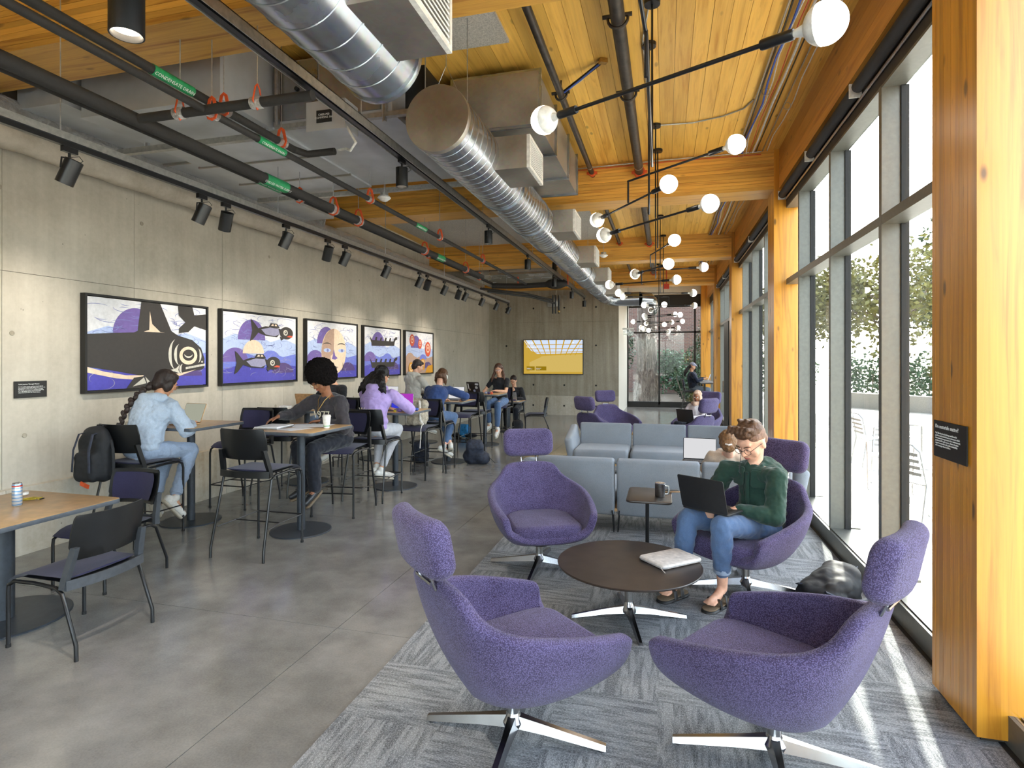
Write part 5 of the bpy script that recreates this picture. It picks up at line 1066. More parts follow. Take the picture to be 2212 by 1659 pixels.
for s in (-1, 1): MB().tube([(s*.06, .02, .46), (s*.08, -.1, .44), (s*.09, -.145, .3), (s*.1, -.15, .1)], [.014]*4, 8, flat=.4).build('strap', 'bag_navy', t)
MB().tube([(-.04, .03, .47), (-.03, .04, .51), (.03, .04, .51), (.04, .03, .47)], .009, 8).build('handle', 'bag_black', t); MB().box((.05, -.15, -.01), (.1, .01, .035), (0, .3, 0)).build('orange_patch', 'red_orange', t)
MB().tube([(.15, .02, .38), (.2, .0, .3), (.21, .0, .05), (.15, .03, .0)], [.013]*4, 8, flat=.5).build('strap', 'bag_black', t)
t = thing('backpack', 'black backpack slumped on the carpet by the window, lime tag on it', 'backpack', (1.13, 4.52, .0), -.75)
blob('bag_body', [('b', (0, .06, .13), (.16, .22, .13)), ('b', (0, -.12, .10), (.17, .15, .10)), ('b', (.0, .14, .2), (.13, .13, .07)), ('b', (.08, -.02, .17), (.08, .17, .06)), ('b', (-.1, .0, .1), (.08, .2, .08)), ('x', (0, 0, .05), (.28, .42, .1), .08, 4, None, .04)], 'bag_black', t, .009, .034, .11)
for q in (-1, 1): MB().tube([(q*.09, -.22, .17), (q*.17, -.12, .12), (q*.185, .08, .08), (q*.14, .24, .04)], [.016]*4, 8, flat=.35).build('strap', 'bag_navy', t)
MB().tube([(-.04, .25, .2), (-.03, .3, .22), (.03, .3, .22), (.04, .25, .2)], .008, 8).build('handle', 'bag_navy', t)
MB().tube([(-.12, .2, .12), (-.2, .26, .08), (-.24, .2, .03), (-.17, .1, .02)], [.012]*4, 8, flat=.5).build('strap', 'bag_black', t); MB().tube([(-.1, .25, .12), (-.16, .31, .1), (-.2, .27, .03)], [.01]*3, 8, flat=.5).build('strap', 'bag_black', t); MB().tube([(-.19, .18, .12), (-.2, .17, .08)], [.016, .012], 8, flat=.4).build('tag', 'lime', t)
t = thing('backpack', 'beige backpack propped on a bar stool seat', 'backpack', (-3.56, 7.83, .775), .1)
blob('bag_body', [('x', (0, 0, .2), (.34, .18, .4), .08, 4, None, .08), ('x', (0, -.1, .12), (.28, .1, .22), .05, 4, None, .04)], 'bag_beige', t, .012, .04, .08)
for s in (-1, 1): MB().tube([(s*.07, -.09, .37), (s*.1, -.15, .28), (s*.11, -.16, .1), (s*.13, -.1, .02)], [.016]*4, 8, flat=.4).build('strap', 'off_white', t)
MB().tube([(.12, -.12, .02), (.13, -.2, -.03), (.13, -.24, -.3)], .006, 6).build('strap', 'off_white', t)
t = thing('backpack', 'black backpack on the floor under the person in the navy sweater', 'backpack', (-3.10, 9.15, .0), .3)
blob('bag_body', [('x', (0, 0, .2), (.3, .22, .42), .08, 4, (.3, 0, 0), .08), ('b', (.12, .0, .1), (.14, .14, .11)), ('b', (-.1, .05, .12), (.1, .12, .12))], 'bag_navy', t, .014, .025, .1)
MB().tube([(.16, -.05, .2), (.28, -.08, .08), (.34, -.06, .02)], [.012]*3, 8, flat=.5).build('strap', 'bag_black', t)
t = thing('backpack', 'dark navy backpack on the floor between the two middle tables', 'backpack', (-4.02, 9.0, .0), 0)
blob('bag_body', [('x', (0, 0, .18), (.28, .2, .36), .07, 4, None, .07)], 'bag_navy', t, .015, .05, .08); MB().tube([(-.03, 0, .36), (0, 0, .4), (.03, 0, .36)], .008, 8).build('handle', 'bag_black', t)
plain('bag_blue', (40, 130, 190), .7, nz=.15)
t = thing('backpack', 'bright blue and black backpack on the floor by the wall', 'backpack', (-4.35, 12.1, .0), 0)
blob('bag_body', [('x', (0, 0, .16), (.26, .2, .3), .07, 4, None, .07)], 'bag_blue', t, .015, .05, .08); blob('bag_base', [('b', (-.14, 0, .06), (.16, .14, .06)), ('b', (.15, 0, .06), (.16, .12, .05))], 'bag_black', t, .018)
t = thing('backpack', 'small black backpack on the floor beside the far low table', 'backpack', (-3.35, 13.0, .0), 0)
blob('bag_body', [('x', (0, 0, .17), (.26, .18, .34), .07, 4, None, .07)], 'bag_black', t, .015, .02, .1); MB().tube([(-.03, 0, .34), (0, 0, .39), (.03, 0, .34)], .008, 8).build('handle', 'bag_black', t)
# ---- patio furniture outside
def patio_chair(x, y, rz, label):
    t = thing('patio_chair', label, 'chair', (x, y, -.03), rz, 'aluminium patio chairs'); r = .012
    for s in (-1, 1): MB().tube([(s*.25, .25, 0), (s*.26, .2, .45), (s*.27, .18, .64), (s*.27, -.1, .66), (s*.22, -.26, .7)], r, 8).build('leg', 'silver_metal', t); MB().tube([(s*.24, -.28, 0), (s*.22, -.2, .45), (s*.2, -.26, .8)], r, 8).build('leg', 'silver_metal', t)
    MB().tube([(-.2, -.26, .8), (-.14, -.3, .87), (.14, -.3, .87), (.2, -.26, .8)], r, 8).build('back_rail', 'silver_metal', t); MB().rbox((0, 0, .45), (.46, .44, .02), .08, 4).build('seat', 'silver_metal', t)
    for i in range(4): MB().box((0, -.245-.015*i, .56+.07*i), (.4, .006, .035)).build('back_slat', 'silver_metal', t)
    return t
def patio_table(x, y, label):
    t = thing('patio_table', label, 'table', (x, y, -.03), 0, 'round patio tables'); MB().lathe([(.38, .71), (.38, .73)], 32).build('tabletop', 'silver_metal', t); MB().tube([(0, 0, .02), (0, 0, .71)], .03, 12).build('pole', 'silver_metal', t); MB().lathe([(.25, 0), (.25, .015)], 24).build('base', 'silver_metal', t)
p0 = None
for x, y, a, lb in ((2.75, 7.2, -1.2, 'patio chair nearest the glass in the middle pane'), (3.0, 9.0, 2.8, 'patio chair behind the nearest one'), (3.7, 6.5, .3, 'patio chair low in the widest pane'), (5.1, 10.6, 1.4, 'patio chair farther out by the second table'), (3.4, 10.9, -1.5, 'patio chair left of the second table'), (5.6, 8.4, -2.4, 'patio chair farthest to the right')):
    if p0 is None: p0 = patio_chair(x, y, a, lb)
    else: dup(p0, (x, y, -.03), a, lb)
patio_table(3.6, 7.8, 'round patio table nearest the window'); patio_table(4.1, 10.9, 'round patio table farther out')
# ================================================================= PEOPLE
for nm_, c_ in dict(skin_fair=(226, 176, 150), skin_tan=(204, 152, 120), skin_brown=(150, 100, 72), skin_warm=(214, 164, 134)).items():
    plain(nm_, c_, .5, nz=.04, spec=.4, **{'Subsurface Weight': .08, 'Subsurface Radius': (.02, .01, .006)})
def cloth(name, col, sc_=120, bump=.25):
    k = N(name); v = k.pos(obj=True); f = k.noise(v, sc_, 3, .6); g = k.noise(v, 7, 4, .6)
    c = k.ramp(g, [(.3, tuple(x*.93 for x in col)), (.7, tuple(min(255, x*1.03) for x in col))]); c = k.mix(.25, c, k.ramp(f, [(.3, tuple(x*.8 for x in col)), (.7, tuple(min(255, x*1.12) for x in col))]))
    k.bsdf(c, .9, 0, k.bump(f, bump, .003), .2, **{'Sheen Weight': .2}); M[name] = k.m
for nm_, c_ in dict(hoodie_blue=(176, 190, 208), denim_pale=(152, 168, 192), denim=(82, 106, 142), sweat_char=(62, 58, 62), trouser_black=(36, 38, 46), hoodie_lilac=(178, 156, 214), pants_grey=(186, 186, 192), hoodie_grey=(186, 182, 174), navy_knit=(54, 74, 122), tee_black=(34, 34, 38), shirt_green=(40, 66, 57), coat_tan=(198, 178, 158), scarf_tan=(190, 158, 136), jacket_navy=(34, 40, 58), shirt_pale=(206, 198, 198), cap_grey=(150, 150, 166), denim_grey=(110, 118, 132), sock=(230, 230, 226)).items(): cloth(nm_, c_)
def hairmat(name, col):
    k = N(name); v = k.pos((30, 30, 6), obj=True); f = k.noise(v, 4, 4, .7, 1.)
    k.bsdf(k.ramp(f, [(.3, tuple(x*.6 for x in col)), (.7, tuple(min(255, x*1.25) for x in col))]), .45, 0, k.bump(f, .7, .006), .4); M[name] = k.m
for nm_, c_ in dict(hair_black=(26, 22, 22), hair_dark=(44, 32, 28), hair_brown=(90, 62, 42), hair_blond=(122, 88, 56), hair_ombre=(86, 58, 44), hair_fade=(128, 96, 78)).items(): hairmat(nm_, c_)
k = N('hair_afro'); v = k.pos(obj=True); f = k.noise(v, 90, 5, .8); k.bsdf(k.ramp(f, [(.3, (10, 9, 9)), (.7, (40, 34, 32))]), .9, 0, k.bump(f, 1., .02), .1); M['hair_afro'] = k.m
plain('eye_white', (230, 228, 224), .3, nz=.01); plain('eye_dark', (40, 28, 22), .2, nz=.01); plain('lip', (186, 106, 98), .5, nz=.03); plain('shoe_white', (216, 214, 208), .6, nz=.05); plain('shoe_sole', (196, 188, 172), .8); plain('shoe_black', (34, 36, 40), .35); plain('sole_brown', (120, 104, 84), .8); plain('strap_black', (30, 30, 32), .5); plain('print_cream', (222, 214, 190), .7)
def V(*a): return Vector(a)
def ik(a, b, l1, l2, pole):
    d = b-a; L = min(d.length, (l1+l2)*.995); dn = d.normalized(); x = (l1*l1-l2*l2+L*L)/(2*L); h = math.sqrt(max(0, l1*l1-x*x))
    p = pole-dn*pole.dot(dn); p.normalize(); return a+dn*x+p*h
def hand_parts(W, d, n, side, s=1.0, curl=.5):
    d = d.normalized(); n = (n-d*n.dot(d)).normalized(); sv = d.cross(n).normalized()*side; P_ = []
    for i, (o, l) in enumerate(((-.028, .070), (-.0095, .080), (.0095, .075), (.027, .058))):
        kn_ = W+(d*.085+sv*o)*s; P_.append(('t', [W+(d*.01+sv*o*.55)*s, kn_], [.0155*s, .0125*s]))
        m1 = kn_+(d*math.cos(curl*.5)+n*math.sin(curl*.5))*l*.5*s; m2 = m1+(d*math.cos(curl*1.3)+n*math.sin(curl*1.3))*l*.5*s
        P_.append(('t', [kn_, m1, m2], [.0092*s, .0084*s, .0072*s]))
    t0 = W+(d*.022-sv*.022)*s; t1 = t0+(d*.03-sv*.028+n*.008)*s; t2 = t1+(d*.03-sv*.008+n*.01)*s; P_.append(('t', [t0, t1, t2], [.014*s, .0105*s, .0085*s])); return P_
def person(label, loc, rz, cfg, grp=None):
    g = cfg.get; s = g('s', 1.0); vx = g('vox', .011)
    t = thing('person', label, 'person', loc, rz, grp)
    hs = g('seat', .765); lean = g('lean', .2); roll = g('roll', 0)
    P0 = V(0, g('py', 0), hs+.095*s); up = V(math.sin(roll), math.sin(lean), math.cos(lean)).normalized(); fw = V(0, math.cos(lean), -math.sin(lean))
    waist = P0+up*.16*s; chest = P0+up*.36*s+fw*.01; nb = P0+up*.50*s-fw*.015*s; curve = g('hunch', .02); nb = nb+V(0, curve, -curve*.5)
    rt = V(1, 0, 0); shw = g('shw', .175)*s
    sh = {q: nb-up*.045*s+rt*shw*q+V(0, curve*.4, 0) for q in (-1, 1)}
    hip = {q: P0+rt*.085*s*q+V(0, .02, -.01) for q in (-1, 1)}
    kn = {q: V(*g('knee', {}).get(q, (.13*q, .45*s, hs+.06))) for q in (-1, 1)}; an = {q: V(*g('ankle', {}).get(q, (.12*q, .34, .36))) for q in (-1, 1)}
    toe = {q: V(*g('toe', {}).get(q, (.0, .95, -.3))).normalized() for q in (-1, 1)}
    hd = {q: V(*g('hand', {}).get(q, (.1*q, .42, hs+.32))) for q in (-1, 1)}
    el = {q: ik(sh[q], hd[q], .285*s, .26*s, V(*g('pole', {}).get(q, (q*.7, -.4, -.8)))) for q in (-1, 1)}
    hc = V(*g('head')) if g('head') else nb+up*.19*s+V(0, .05+.03*lean, 0); hp = g('hpitch', .3); hy = g('hyaw', 0); hr_ = g('hroll', 0)
    HM = Matrix.Translation(hc) @ Euler((-hp, hr_, hy), 'ZXY' if False else 'XYZ').to_matrix().to_4x4() if False else Matrix.Translation(hc) @ Matrix.Rotation(hy, 4, 'Z') @ Matrix.Rotation(-hp, 4, 'X') @ Matrix.Rotation(hr_, 4, 'Y')
    hsz = g('hs', 1.0)*s; HP = lambda x, y, z: HM @ (V(x, y, z)*hsz)
    HR = HM.to_3x3().to_4x4()
    def hb(x, y, z, rx, ry, rz_): return ('b', HP(x, y, z), (rx*hsz, ry*hsz, rz_*hsz), HR)
    B = [('b', P0, (.15*s, .11*s, .11*s)), ('t', [P0, waist, chest, nb], [.10*s, .10*s, .115*s, .065*s]), ('b', chest+rt*.07*s, (.085*s, .09*s, .12*s)), ('b', chest-rt*.07*s, (.085*s, .09*s, .12*s)), ('t', [nb, HP(0, -.02, -.06)], [.055*s, .05*s])]
    B += [hb(0, -.012, .03, .076, .094, .086), hb(0, .02, -.02, .066, .074, .075), hb(0, .028, -.06, .05, .058, .05), hb(0, .058, -.098, .024, .022, .02), hb(0, .072, .035, .05, .02, .018)]
    B += [('t', [HP(0, .086, .018), HP(0, .108, -.022)], [.008*hsz, .012*hsz]), hb(.014, .095, -.024, .009, .009, .008), hb(-.014, .095, -.024, .009, .009, .008), hb(0, .083, -.056, .022, .012, .012)]
    B += [hb(q*.04, .055, -.03, .024, .024, .03) for q in (-1, 1)]+[hb(q*.076, -.004, -.008, .009, .019, .03) for q in (-1, 1)]
    for q in (-1, 1):
        B += [('t', [nb-up*.02, sh[q]], [.05*s, .052*s]), ('t', [sh[q], el[q]], [.047*s, .036*s]), ('t', [el[q], el[q].lerp(hd[q], .35), hd[q]], [.036*s, .036*s, .024*s])]
        B += hand_parts(hd[q], V(*g('hdir', {}).get(q, tuple((hd[q]-el[q]).normalized()*.6+V(-q*.2, .3, -.1)))), V(*g('hnor', {}).get(q, (0, .1, -1))), -q, s*g('hands', 1.0), g('curl', .55))
        B += [('t', [hip[q], kn[q]], [.085*s, .056*s]), ('t', [kn[q], kn[q].lerp(an[q], .3), an[q]], [.055*s, .053*s, .034*s]), ('t', [an[q], an[q]+toe[q]*.07*s-V(0, 0, .035), an[q]+toe[q]*.155*s-V(0, 0, .045)], [.033*s, .032*s, .024*s])]
    if g('toes'):
        for q in (-1, 1):
            sv = toe[q].cross(V(0, 0, 1)).normalized()
            for i in range(5): B.append(('t', [an[q]+toe[q]*.13*s+sv*(.016*i-.032)-V(0, 0, .05), an[q]+toe[q]*(.185-.006*abs(i-2))*s+sv*(.018*i-.036)-V(0, 0, .056)], [.011, .0095]))
    body = blob('body', B, g('skin', 'skin_warm'), t, vx, 0, .06, 0, 3)
    # eyes, brows, lips
    for q in (-1, 1):
        e = MB().ball(HP(q*.031, .082, .006), .0125*hsz, 12, 8).build('eye', 'eye_white' if not g('shut') else g('skin', 'skin_warm'), t, 60)
        if not g('shut'): MB().ball(HP(q*.031, .0905, .004), .006*hsz, 10, 6).build('iris', 'eye_dark', e, 60)
        MB().tube([HP(q*.014, .096, .026), HP(q*.034, .094, .033), HP(q*.052, .08, .027)], [.003*hsz, .0036*hsz, .002*hsz], 6).build('eyebrow', g('hairm', 'hair_dark'), t, 60)
    MB().tube([HP(-.022, .086, -.057), HP(0, .097, -.055), HP(.022, .086, -.057)], [.002*hsz, .0055*hsz, .002*hsz], 8).build('lips', 'lip', t, 60)
    if g('glasses'):
        m = MB()
        for q in (-1, 1):
            m.tube([HP(q*.033+.023*math.cos(a), .103-abs(.023*math.cos(a))*.15, .002+.019*math.sin(a)) for a in [2*PI*i/16 for i in range(16)]], .0016*hsz, 5, closed=True); m.tube([HP(q*.056, .097, .008), HP(q*.078, .02, .01), HP(q*.08, -.01, .0)], .0016*hsz, 5)
        m.tube([HP(-.011, .106, .006), HP(.011, .106, .006)], .0016*hsz, 5); m.build('glasses', g('glasses'), t, 60)
    dz = g('fold', .016)
    # top garment
    ex = g('loose', .018)*s; T = []
    T += [('b', P0+up*.03, (.165*s+ex*.5, .13*s+ex*.5, .09*s)), ('t', [P0+up*.05, waist, chest, nb-up*.035*s], [.115*s+ex, .12*s+ex, .125*s+ex, .085*s]), ('b', chest+rt*.07*s, (.09*s+ex, .10*s+ex, .13*s)), ('b', chest-rt*.07*s, (.09*s+ex, .10*s+ex, .13*s)), ('b', P0+up*.10*s, (.15*s+ex, .12*s+ex, .10*s))]
    sl_ = g('sleeve', .95)
    for q in (-1, 1):
        T += [('t', [nb-up*.05*s, sh[q]], [.068*s, .057*s+ex*.3]), ('t', [sh[q], sh[q].lerp(el[q], min(1, sl_*2))], [.058*s+ex*.4, .047*s+ex*(.6 if sl_ > .6 else .3)])]
        if sl_ > .6: f_ = (sl_-.5)*2; T += [('t', [el[q], el[q].lerp(hd[q], .5*f_), el[q].lerp(hd[q], f_)], [.047*s+ex*.6, .044*s+ex*.4, .033*s+ex*.2])]
    if g('hood'): T += [('t', [nb+V(.085, -.01, .02), nb+V(.075, -.10, .0), nb+V(0, -.155, -.02), nb+V(-.075, -.10, .0), nb+V(-.085, -.01, .02)], [.038, .05, .06, .05, .038]), ('b', nb+V(0, -.14, -.09), (.12, .06, .085)), ('t', [nb+V(.075, .0, .01), nb+V(.04, .07, -.02), nb+V(-.04, .07, -.02), nb+V(-.075, 0, .01)], [.028, .022, .022, .028])]
    if g('hood'): blob('hood', [('t', [nb+V(.085, .07, .01), nb+V(.105, -.02, .04), nb+V(.07, -.10, .05), nb+V(0, -.135, .045), nb+V(-.07, -.10, .05), nb+V(-.105, -.02, .04), nb+V(-.085, .07, .01)], [.03, .045, .052, .056, .052, .045, .03]), ('b', nb+V(0, -.15, -.05), (.125, .06, .10))], g('topm'), t, vx, .02, .07)
    if g('collar'): T += [('t', [nb+V(.075, .02, .02), nb+V(.06, -.05, .045), nb+V(-.06, -.05, .045), nb+V(-.075, .02, .02)], [.018, .018, .018, .018]), ('t', [nb+V(.075, .02, .02), nb+V(.045, .085, -.03)], [.018, .014]), ('t', [nb+V(-.075, .02, .02), nb+V(-.045, .085, -.03)], [.018, .014])]
    top = blob(g('topname', 'hoodie'), T, g('topm', 'hoodie_grey'), t, vx, dz, .055, 0, 3)
    # trousers
    el2 = .014*s; T = [('b', P0-V(0, 0, .005), (.162*s+el2*.5, .125*s+el2*.5, .095*s))]; cu = g('cuff', .92)
    for q in (-1, 1): T += [('t', [hip[q], kn[q]], [.094*s+el2*.4, .066*s+el2*.5]), ('t', [kn[q], kn[q].lerp(an[q], .35), kn[q].lerp(an[q], cu)], [.066*s+el2*.5, .062*s+el2*g('flare', .6), .046*s+el2*g('flare', .6)])]
    tr_ = blob('trousers', T, g('botm', 'denim'), t, vx, dz*.8, .06, 0, 3)
    if g('rolled'):
        for q in (-1, 1):
            c0 = kn[q].lerp(an[q], cu-.05); c1 = kn[q].lerp(an[q], cu+.03); MB().tube([c0, c1], [.062*s, .059*s], 20).build('rolled_cuff', g('rolled'), tr_, 60)
    # shoes
    for q in (-1, 1):
        if g('shoe') is None: break
        d = toe[q]; upv = (V(0, 0, 1)-d*d.z).normalized(); sd_ = d.cross(upv); c0 = an[q]-upv*.035
        so2 = blob('shoe', [('t', [c0-d*.045, c0+d*.03, c0+d*.13, c0+d*.19], [.04, .042, .038, .03]), ('t', [c0, an[q]+upv*.02], [.04, .042])], g('shoe'), t, .008)
        mt = Matrix.Translation(c0+d*.07-upv*.042) @ Matrix((sd_, d, upv)).transposed().to_4x4(); m = MB(); m.rbox((0, 0, 0), (.09, .29, .026), .043, 5); m.v = [tuple(mt @ V(*p)) for p in m.v]; m.build('sole', g('sole', 'shoe_sole'), so2, 60)
        if g('lace'): mm = MB(); [mm.tube([c0+d*(.05+.02*i)+upv*.038-sd_*.02, c0+d*(.05+.02*i)+upv*.045, c0+d*(.05+.02*i)+upv*.038+sd_*.02], .003, 5) for i in range(4)]; mm.build('laces', g('lace'), so2, 60)
    t['_'] = 0; del t['_']
    return dict(t=t, HP=HP, hb=hb, hsz=hsz, nb=nb, HR=HR, hd=hd, el=el, sh=sh, an=an, toe=toe, kn=kn, P0=P0, chest=chest, up=up, fw=fw, vx=vx)
def hair(p, parts, mat, dis=.012, ds=.03, name='hair', vox=None): return blob(name, parts, mat, p['t'], vox or p['vx'], dis, ds, 0, 1)
def cap_hair(p, a=1.0, low=-.03): hb = p['hb']; return [hb(0, -.026, .048, .084*a, .094*a, .084*a), hb(0, -.065, .0+low*.3, .072*a, .055*a, .075*a)]
# 1 person in the pale blue hoodie
hs_ = .765
p = person('person in a pale blue hoodie with a long braid typing by the wall', (-4.99, 4.50, 0), 0, dict(lean=.30, hunch=.05, hood=1, topm='hoodie_blue', botm='denim_pale', skin='skin_tan', hairm='hair_dark', hpitch=.45, hyaw=-.45, vox=.0085, loose=.048, fold=.026, shut=1,
    glasses='brass', hand={1: (.13, .50, 1.075), -1: (-.10, .48, 1.075)}, knee={1: (.16, .46, .80), -1: (-.12, .44, .80)}, ankle={1: (.20, .20, .34), -1: (-.05, .22, .34)}, toe={1: (.2, .55, -.75), -1: (-.1, .5, -.8)}, cuff=.86, rolled='denim_pale', shoe='shoe_white'))
hb, HP = p['hb'], p['HP']; hair(p, cap_hair(p, 1.16)+[hb(.062, .01, -.015, .03, .045, .075), hb(-.062, .01, -.015, .03, .045, .075), hb(0, -.08, -.04, .07, .05, .07), hb(0, .035, .09, .06, .05, .04)], 'hair_dark', .008, .03)
a = HP(0, -.11, -.04); pts = [a, a+V(-.03, -.12, -.08), a+V(-.05, -.22, -.17), a+V(-.07, -.28, -.28), a+V(-.08, -.31, -.38)]
m = MB()
for i in range(15):
    f = i/14*3.99; j = int(f); q = pts[j].lerp(pts[min(4, j+1)], f-j); m.ball(q+V((-1)**i*.011, .02, 0), (.034-.0009*i, .032-.0009*i, .036), 12, 8, (0, (-1)**i*.5, 0))
m.tube([pts[4]-V(0, 0, 0), pts[4]+V(-.01, -.01, -.07)], [.02, .03], 8); m.build('braid', 'hair_dark', p['t'], 60)
MB().tube([p['nb']+V(.11, -.0, -.08), p['nb']+V(.06, -.13, -.12), p['nb']+V(-.06, -.13, -.12), p['nb']+V(-.11, 0, -.08)], .008, 6).build('hood_seam', 'hoodie_blue', p['t'])
# 2 afro
p = person('person with a round black afro in a dark sweatshirt at the nearest bar table', (-3.60, 5.80, 0), PI-.1, dict(lean=.30, hunch=.06, topm='sweat_char', topname='sweatshirt', botm='trouser_black', skin='skin_brown', hairm='hair_black', hpitch=.62, hyaw=-.15, vox=.0085, loose=.035, fold=.024, shut=1, s=1.03,
    glasses='brass', hand={1: (.40, .50, 1.13), -1: (.00, .30, 1.08)}, hdir={-1: (.9, .3, -.1), 1: (.5, .6, -.3)}, pole={1: (.9, -.3, -.5), -1: (-.9, -.2, -.6)}, knee={1: (.20, .44, .80), -1: (-.02, .46, .80)}, ankle={1: (.16, .36, .38), -1: (-.01, .42, .36)}, toe={1: (.35, .8, -.35), -1: (0, .85, -.5)}, cuff=.97, flare=1.4, shoe='shoe_black', sole='sole_brown', lace='black_rubber'))
hb, HP = p['hb'], p['HP']; hair(p, [hb(0, -.055, .085, .165, .155, .145), hb(.08, -.05, .03, .085, .12, .10), hb(-.08, -.05, .03, .085, .12, .10), hb(0, -.1, .0, .13, .09, .11)], 'hair_afro', .03, .02, vox=.008)
c = p['chest']; tm = text_mesh('1977', .115, 'print_cream', p['t'], None, None, 'sweatshirt_number', .002, 'CENTER')
up_, fw_ = p['up'], p['fw']; X = V(-1, 0, 0); tm.matrix_local = Matrix.Translation(c+fw_*.19-up_*.05) @ Matrix((X, up_, X.cross(up_))).transposed().to_4x4()
m = MB(); nb = p['nb']; m.tube([nb+V(.06, .02, .03), nb+V(.05, .09, -.02), nb+V(.01, .145, -.14), nb+V(-.04, .1, -.03), nb+V(-.06, .02, .03)], .0035, 6); m.build('gold_chain', 'brass', p['t'])
# 3 black haired person behind gold laptop
p = person('person with short black hair and glasses half hidden behind the gold laptop', (-4.95, 7.92, 0), PI-.15, dict(lean=.12, topm='tee_black', topname='shirt', botm='denim_pale', skin='skin_warm', hairm='hair_black', hpitch=.3, hyaw=.5, glasses='black_metal', sleeve=.42, hand={1: (.2, .45, 1.09), -1: (-.15, .42, 1.09)}, shoe='shoe_white'))
hair(p, cap_hair(p, 1.07)+[p['hb'](0, .05, .085, .065, .05, .03)], 'hair_black', .012, .02)
# 4 lilac hoodie
p = person('person in a lilac hoodie with long wavy black hair, seen from behind', (-3.60, 6.58, 0), 0, dict(lean=.22, hunch=.05, hood=1, topm='hoodie_lilac', botm='pants_grey', skin='skin_tan', hairm='hair_black', hpitch=.5, hyaw=-.3, s=1.02, shw=.19, loose=.04, fold=.02, hand={1: (.24, .44, 1.10), -1: (-.05, .48, 1.09)}, pole={1: (1, -.1, -.6), -1: (-1, -.1, -.6)},
    ankle={1: (.02, .18, .30), -1: (-.06, .22, .33)}, toe={1: (.5, .8, -.25), -1: (0, .9, -.2)}, knee={1: (.13, .44, .82), -1: (-.12, .44, .82)}, cuff=.84, shoe='shoe_white', flare=.1))
hb, HP = p['hb'], p['HP']; hair(p, cap_hair(p, 1.1)+[hb(0, -.08, -.06, .10, .05, .1)]+[('t', [HP(x, -.08, .0), HP(x*1.2, -.1, -.04)+V(x*.3, -.05, -.06), HP(x*1.2, -.1, -.04)+V(x*.9, -.09, -.16), HP(x*1.2, -.1, -.04)+V(x*1.3, -.10, -.26+abs(x)*.5)], [.035, .042, .036, .012]) for x in (-.085, -.06, -.03, .0, .03, .06, .085)], 'hair_black', .022, .03, vox=.009)
MB().tube([HP(-.03, -.1, .07), HP(0, -.115, .075), HP(.03, -.1, .07)], .008, 8).build('hair_clip', 'silver_metal', p['t'])
tm = text_mesh('Women', .08, 'print_cream', p['t'], None, None, 'hoodie_print', .002, 'CENTER'); up_, fw_ = p['up'], -p['fw']; X = V(1, 0, 0); tm.matrix_local = Matrix.Translation(p['P0']+p['up']*.2+fw_*.165) @ Matrix((X, up_, X.cross(up_))).transposed().to_4x4()
# 5 grey hoodie (wall side)
dup(bpy.data.objects['bar_table.002'], (XA, 11.28, 0), 0, 'far bar table by the wall beside the person in the grey hoodie')
p = person('person in a grey hoodie with short dark hair, turned away by the wall', (-4.90, 10.55, 0), -.5, dict(lean=.12, hood=1, topm='hoodie_grey', botm='trouser_black', skin='skin_fair', hairm='hair_dark', hpitch=.35, hyaw=-.35, s=1.05, loose=.035, hand={1: (.12, .5, 1.1), -1: (-.1, .45, 1.1)}, shoe='shoe_white', seat=.80))
hair(p, cap_hair(p, 1.06)+[p['hb'](0, .045, .085, .06, .05, .03)], 'hair_dark', .012, .02)
# 6 navy sweater
p = person('person in a navy sweater bent over the table, brown hair and jeans', (-3.62, 8.58, 0), 0, dict(lean=.42, hunch=.07, topm='navy_knit', topname='sweater', botm='denim', skin='skin_fair', hairm='hair_brown', hpitch=.75, hyaw=-.2, shw=.185, loose=.032, hand={1: (.32, .52, 1.08), -1: (-.05, .5, 1.08)}, pole={1: (1, 0, -.3), -1: (-1, 0, -.4)},
    ankle={1: (.12, .16, .32), -1: (.22, .22, .34)}, toe={1: (.6, .5, -.5), -1: (-.3, .7, -.5)}, knee={1: (.20, .42, .80), -1: (-.02, .44, .80)}, cuff=.78, shoe='shoe_white', sole='shoe_sole', lace='black_rubber'))
hb, HP = p['hb'], p['HP']; hair(p, cap_hair(p, 1.08)+[('t', [HP(x, -.06, -.0), HP(x*1.25, -.04, -.04)+V(x*.2, .02, -.05), HP(x*1.25, -.04, -.04)+V(x*.2, .04, -.13)], [.045, .036, .012]) for x in (-.06, .06)]+[hb(0, -.07, -.03, .08, .04, .05)], 'hair_brown', .015, .03)
MB().tube([HP(-.08, .0, .0), HP(-.075, 0, .08), HP(0, -.0, .14), HP(.075, 0, .08), HP(.08, 0, .0)], .008, 8).build('headphones', 'white_plastic', p['t']); MB().ball(HP(.088, 0, -.005), (.018, .035, .04)).build('headphone_cup', 'white_plastic', p['t'], 60)
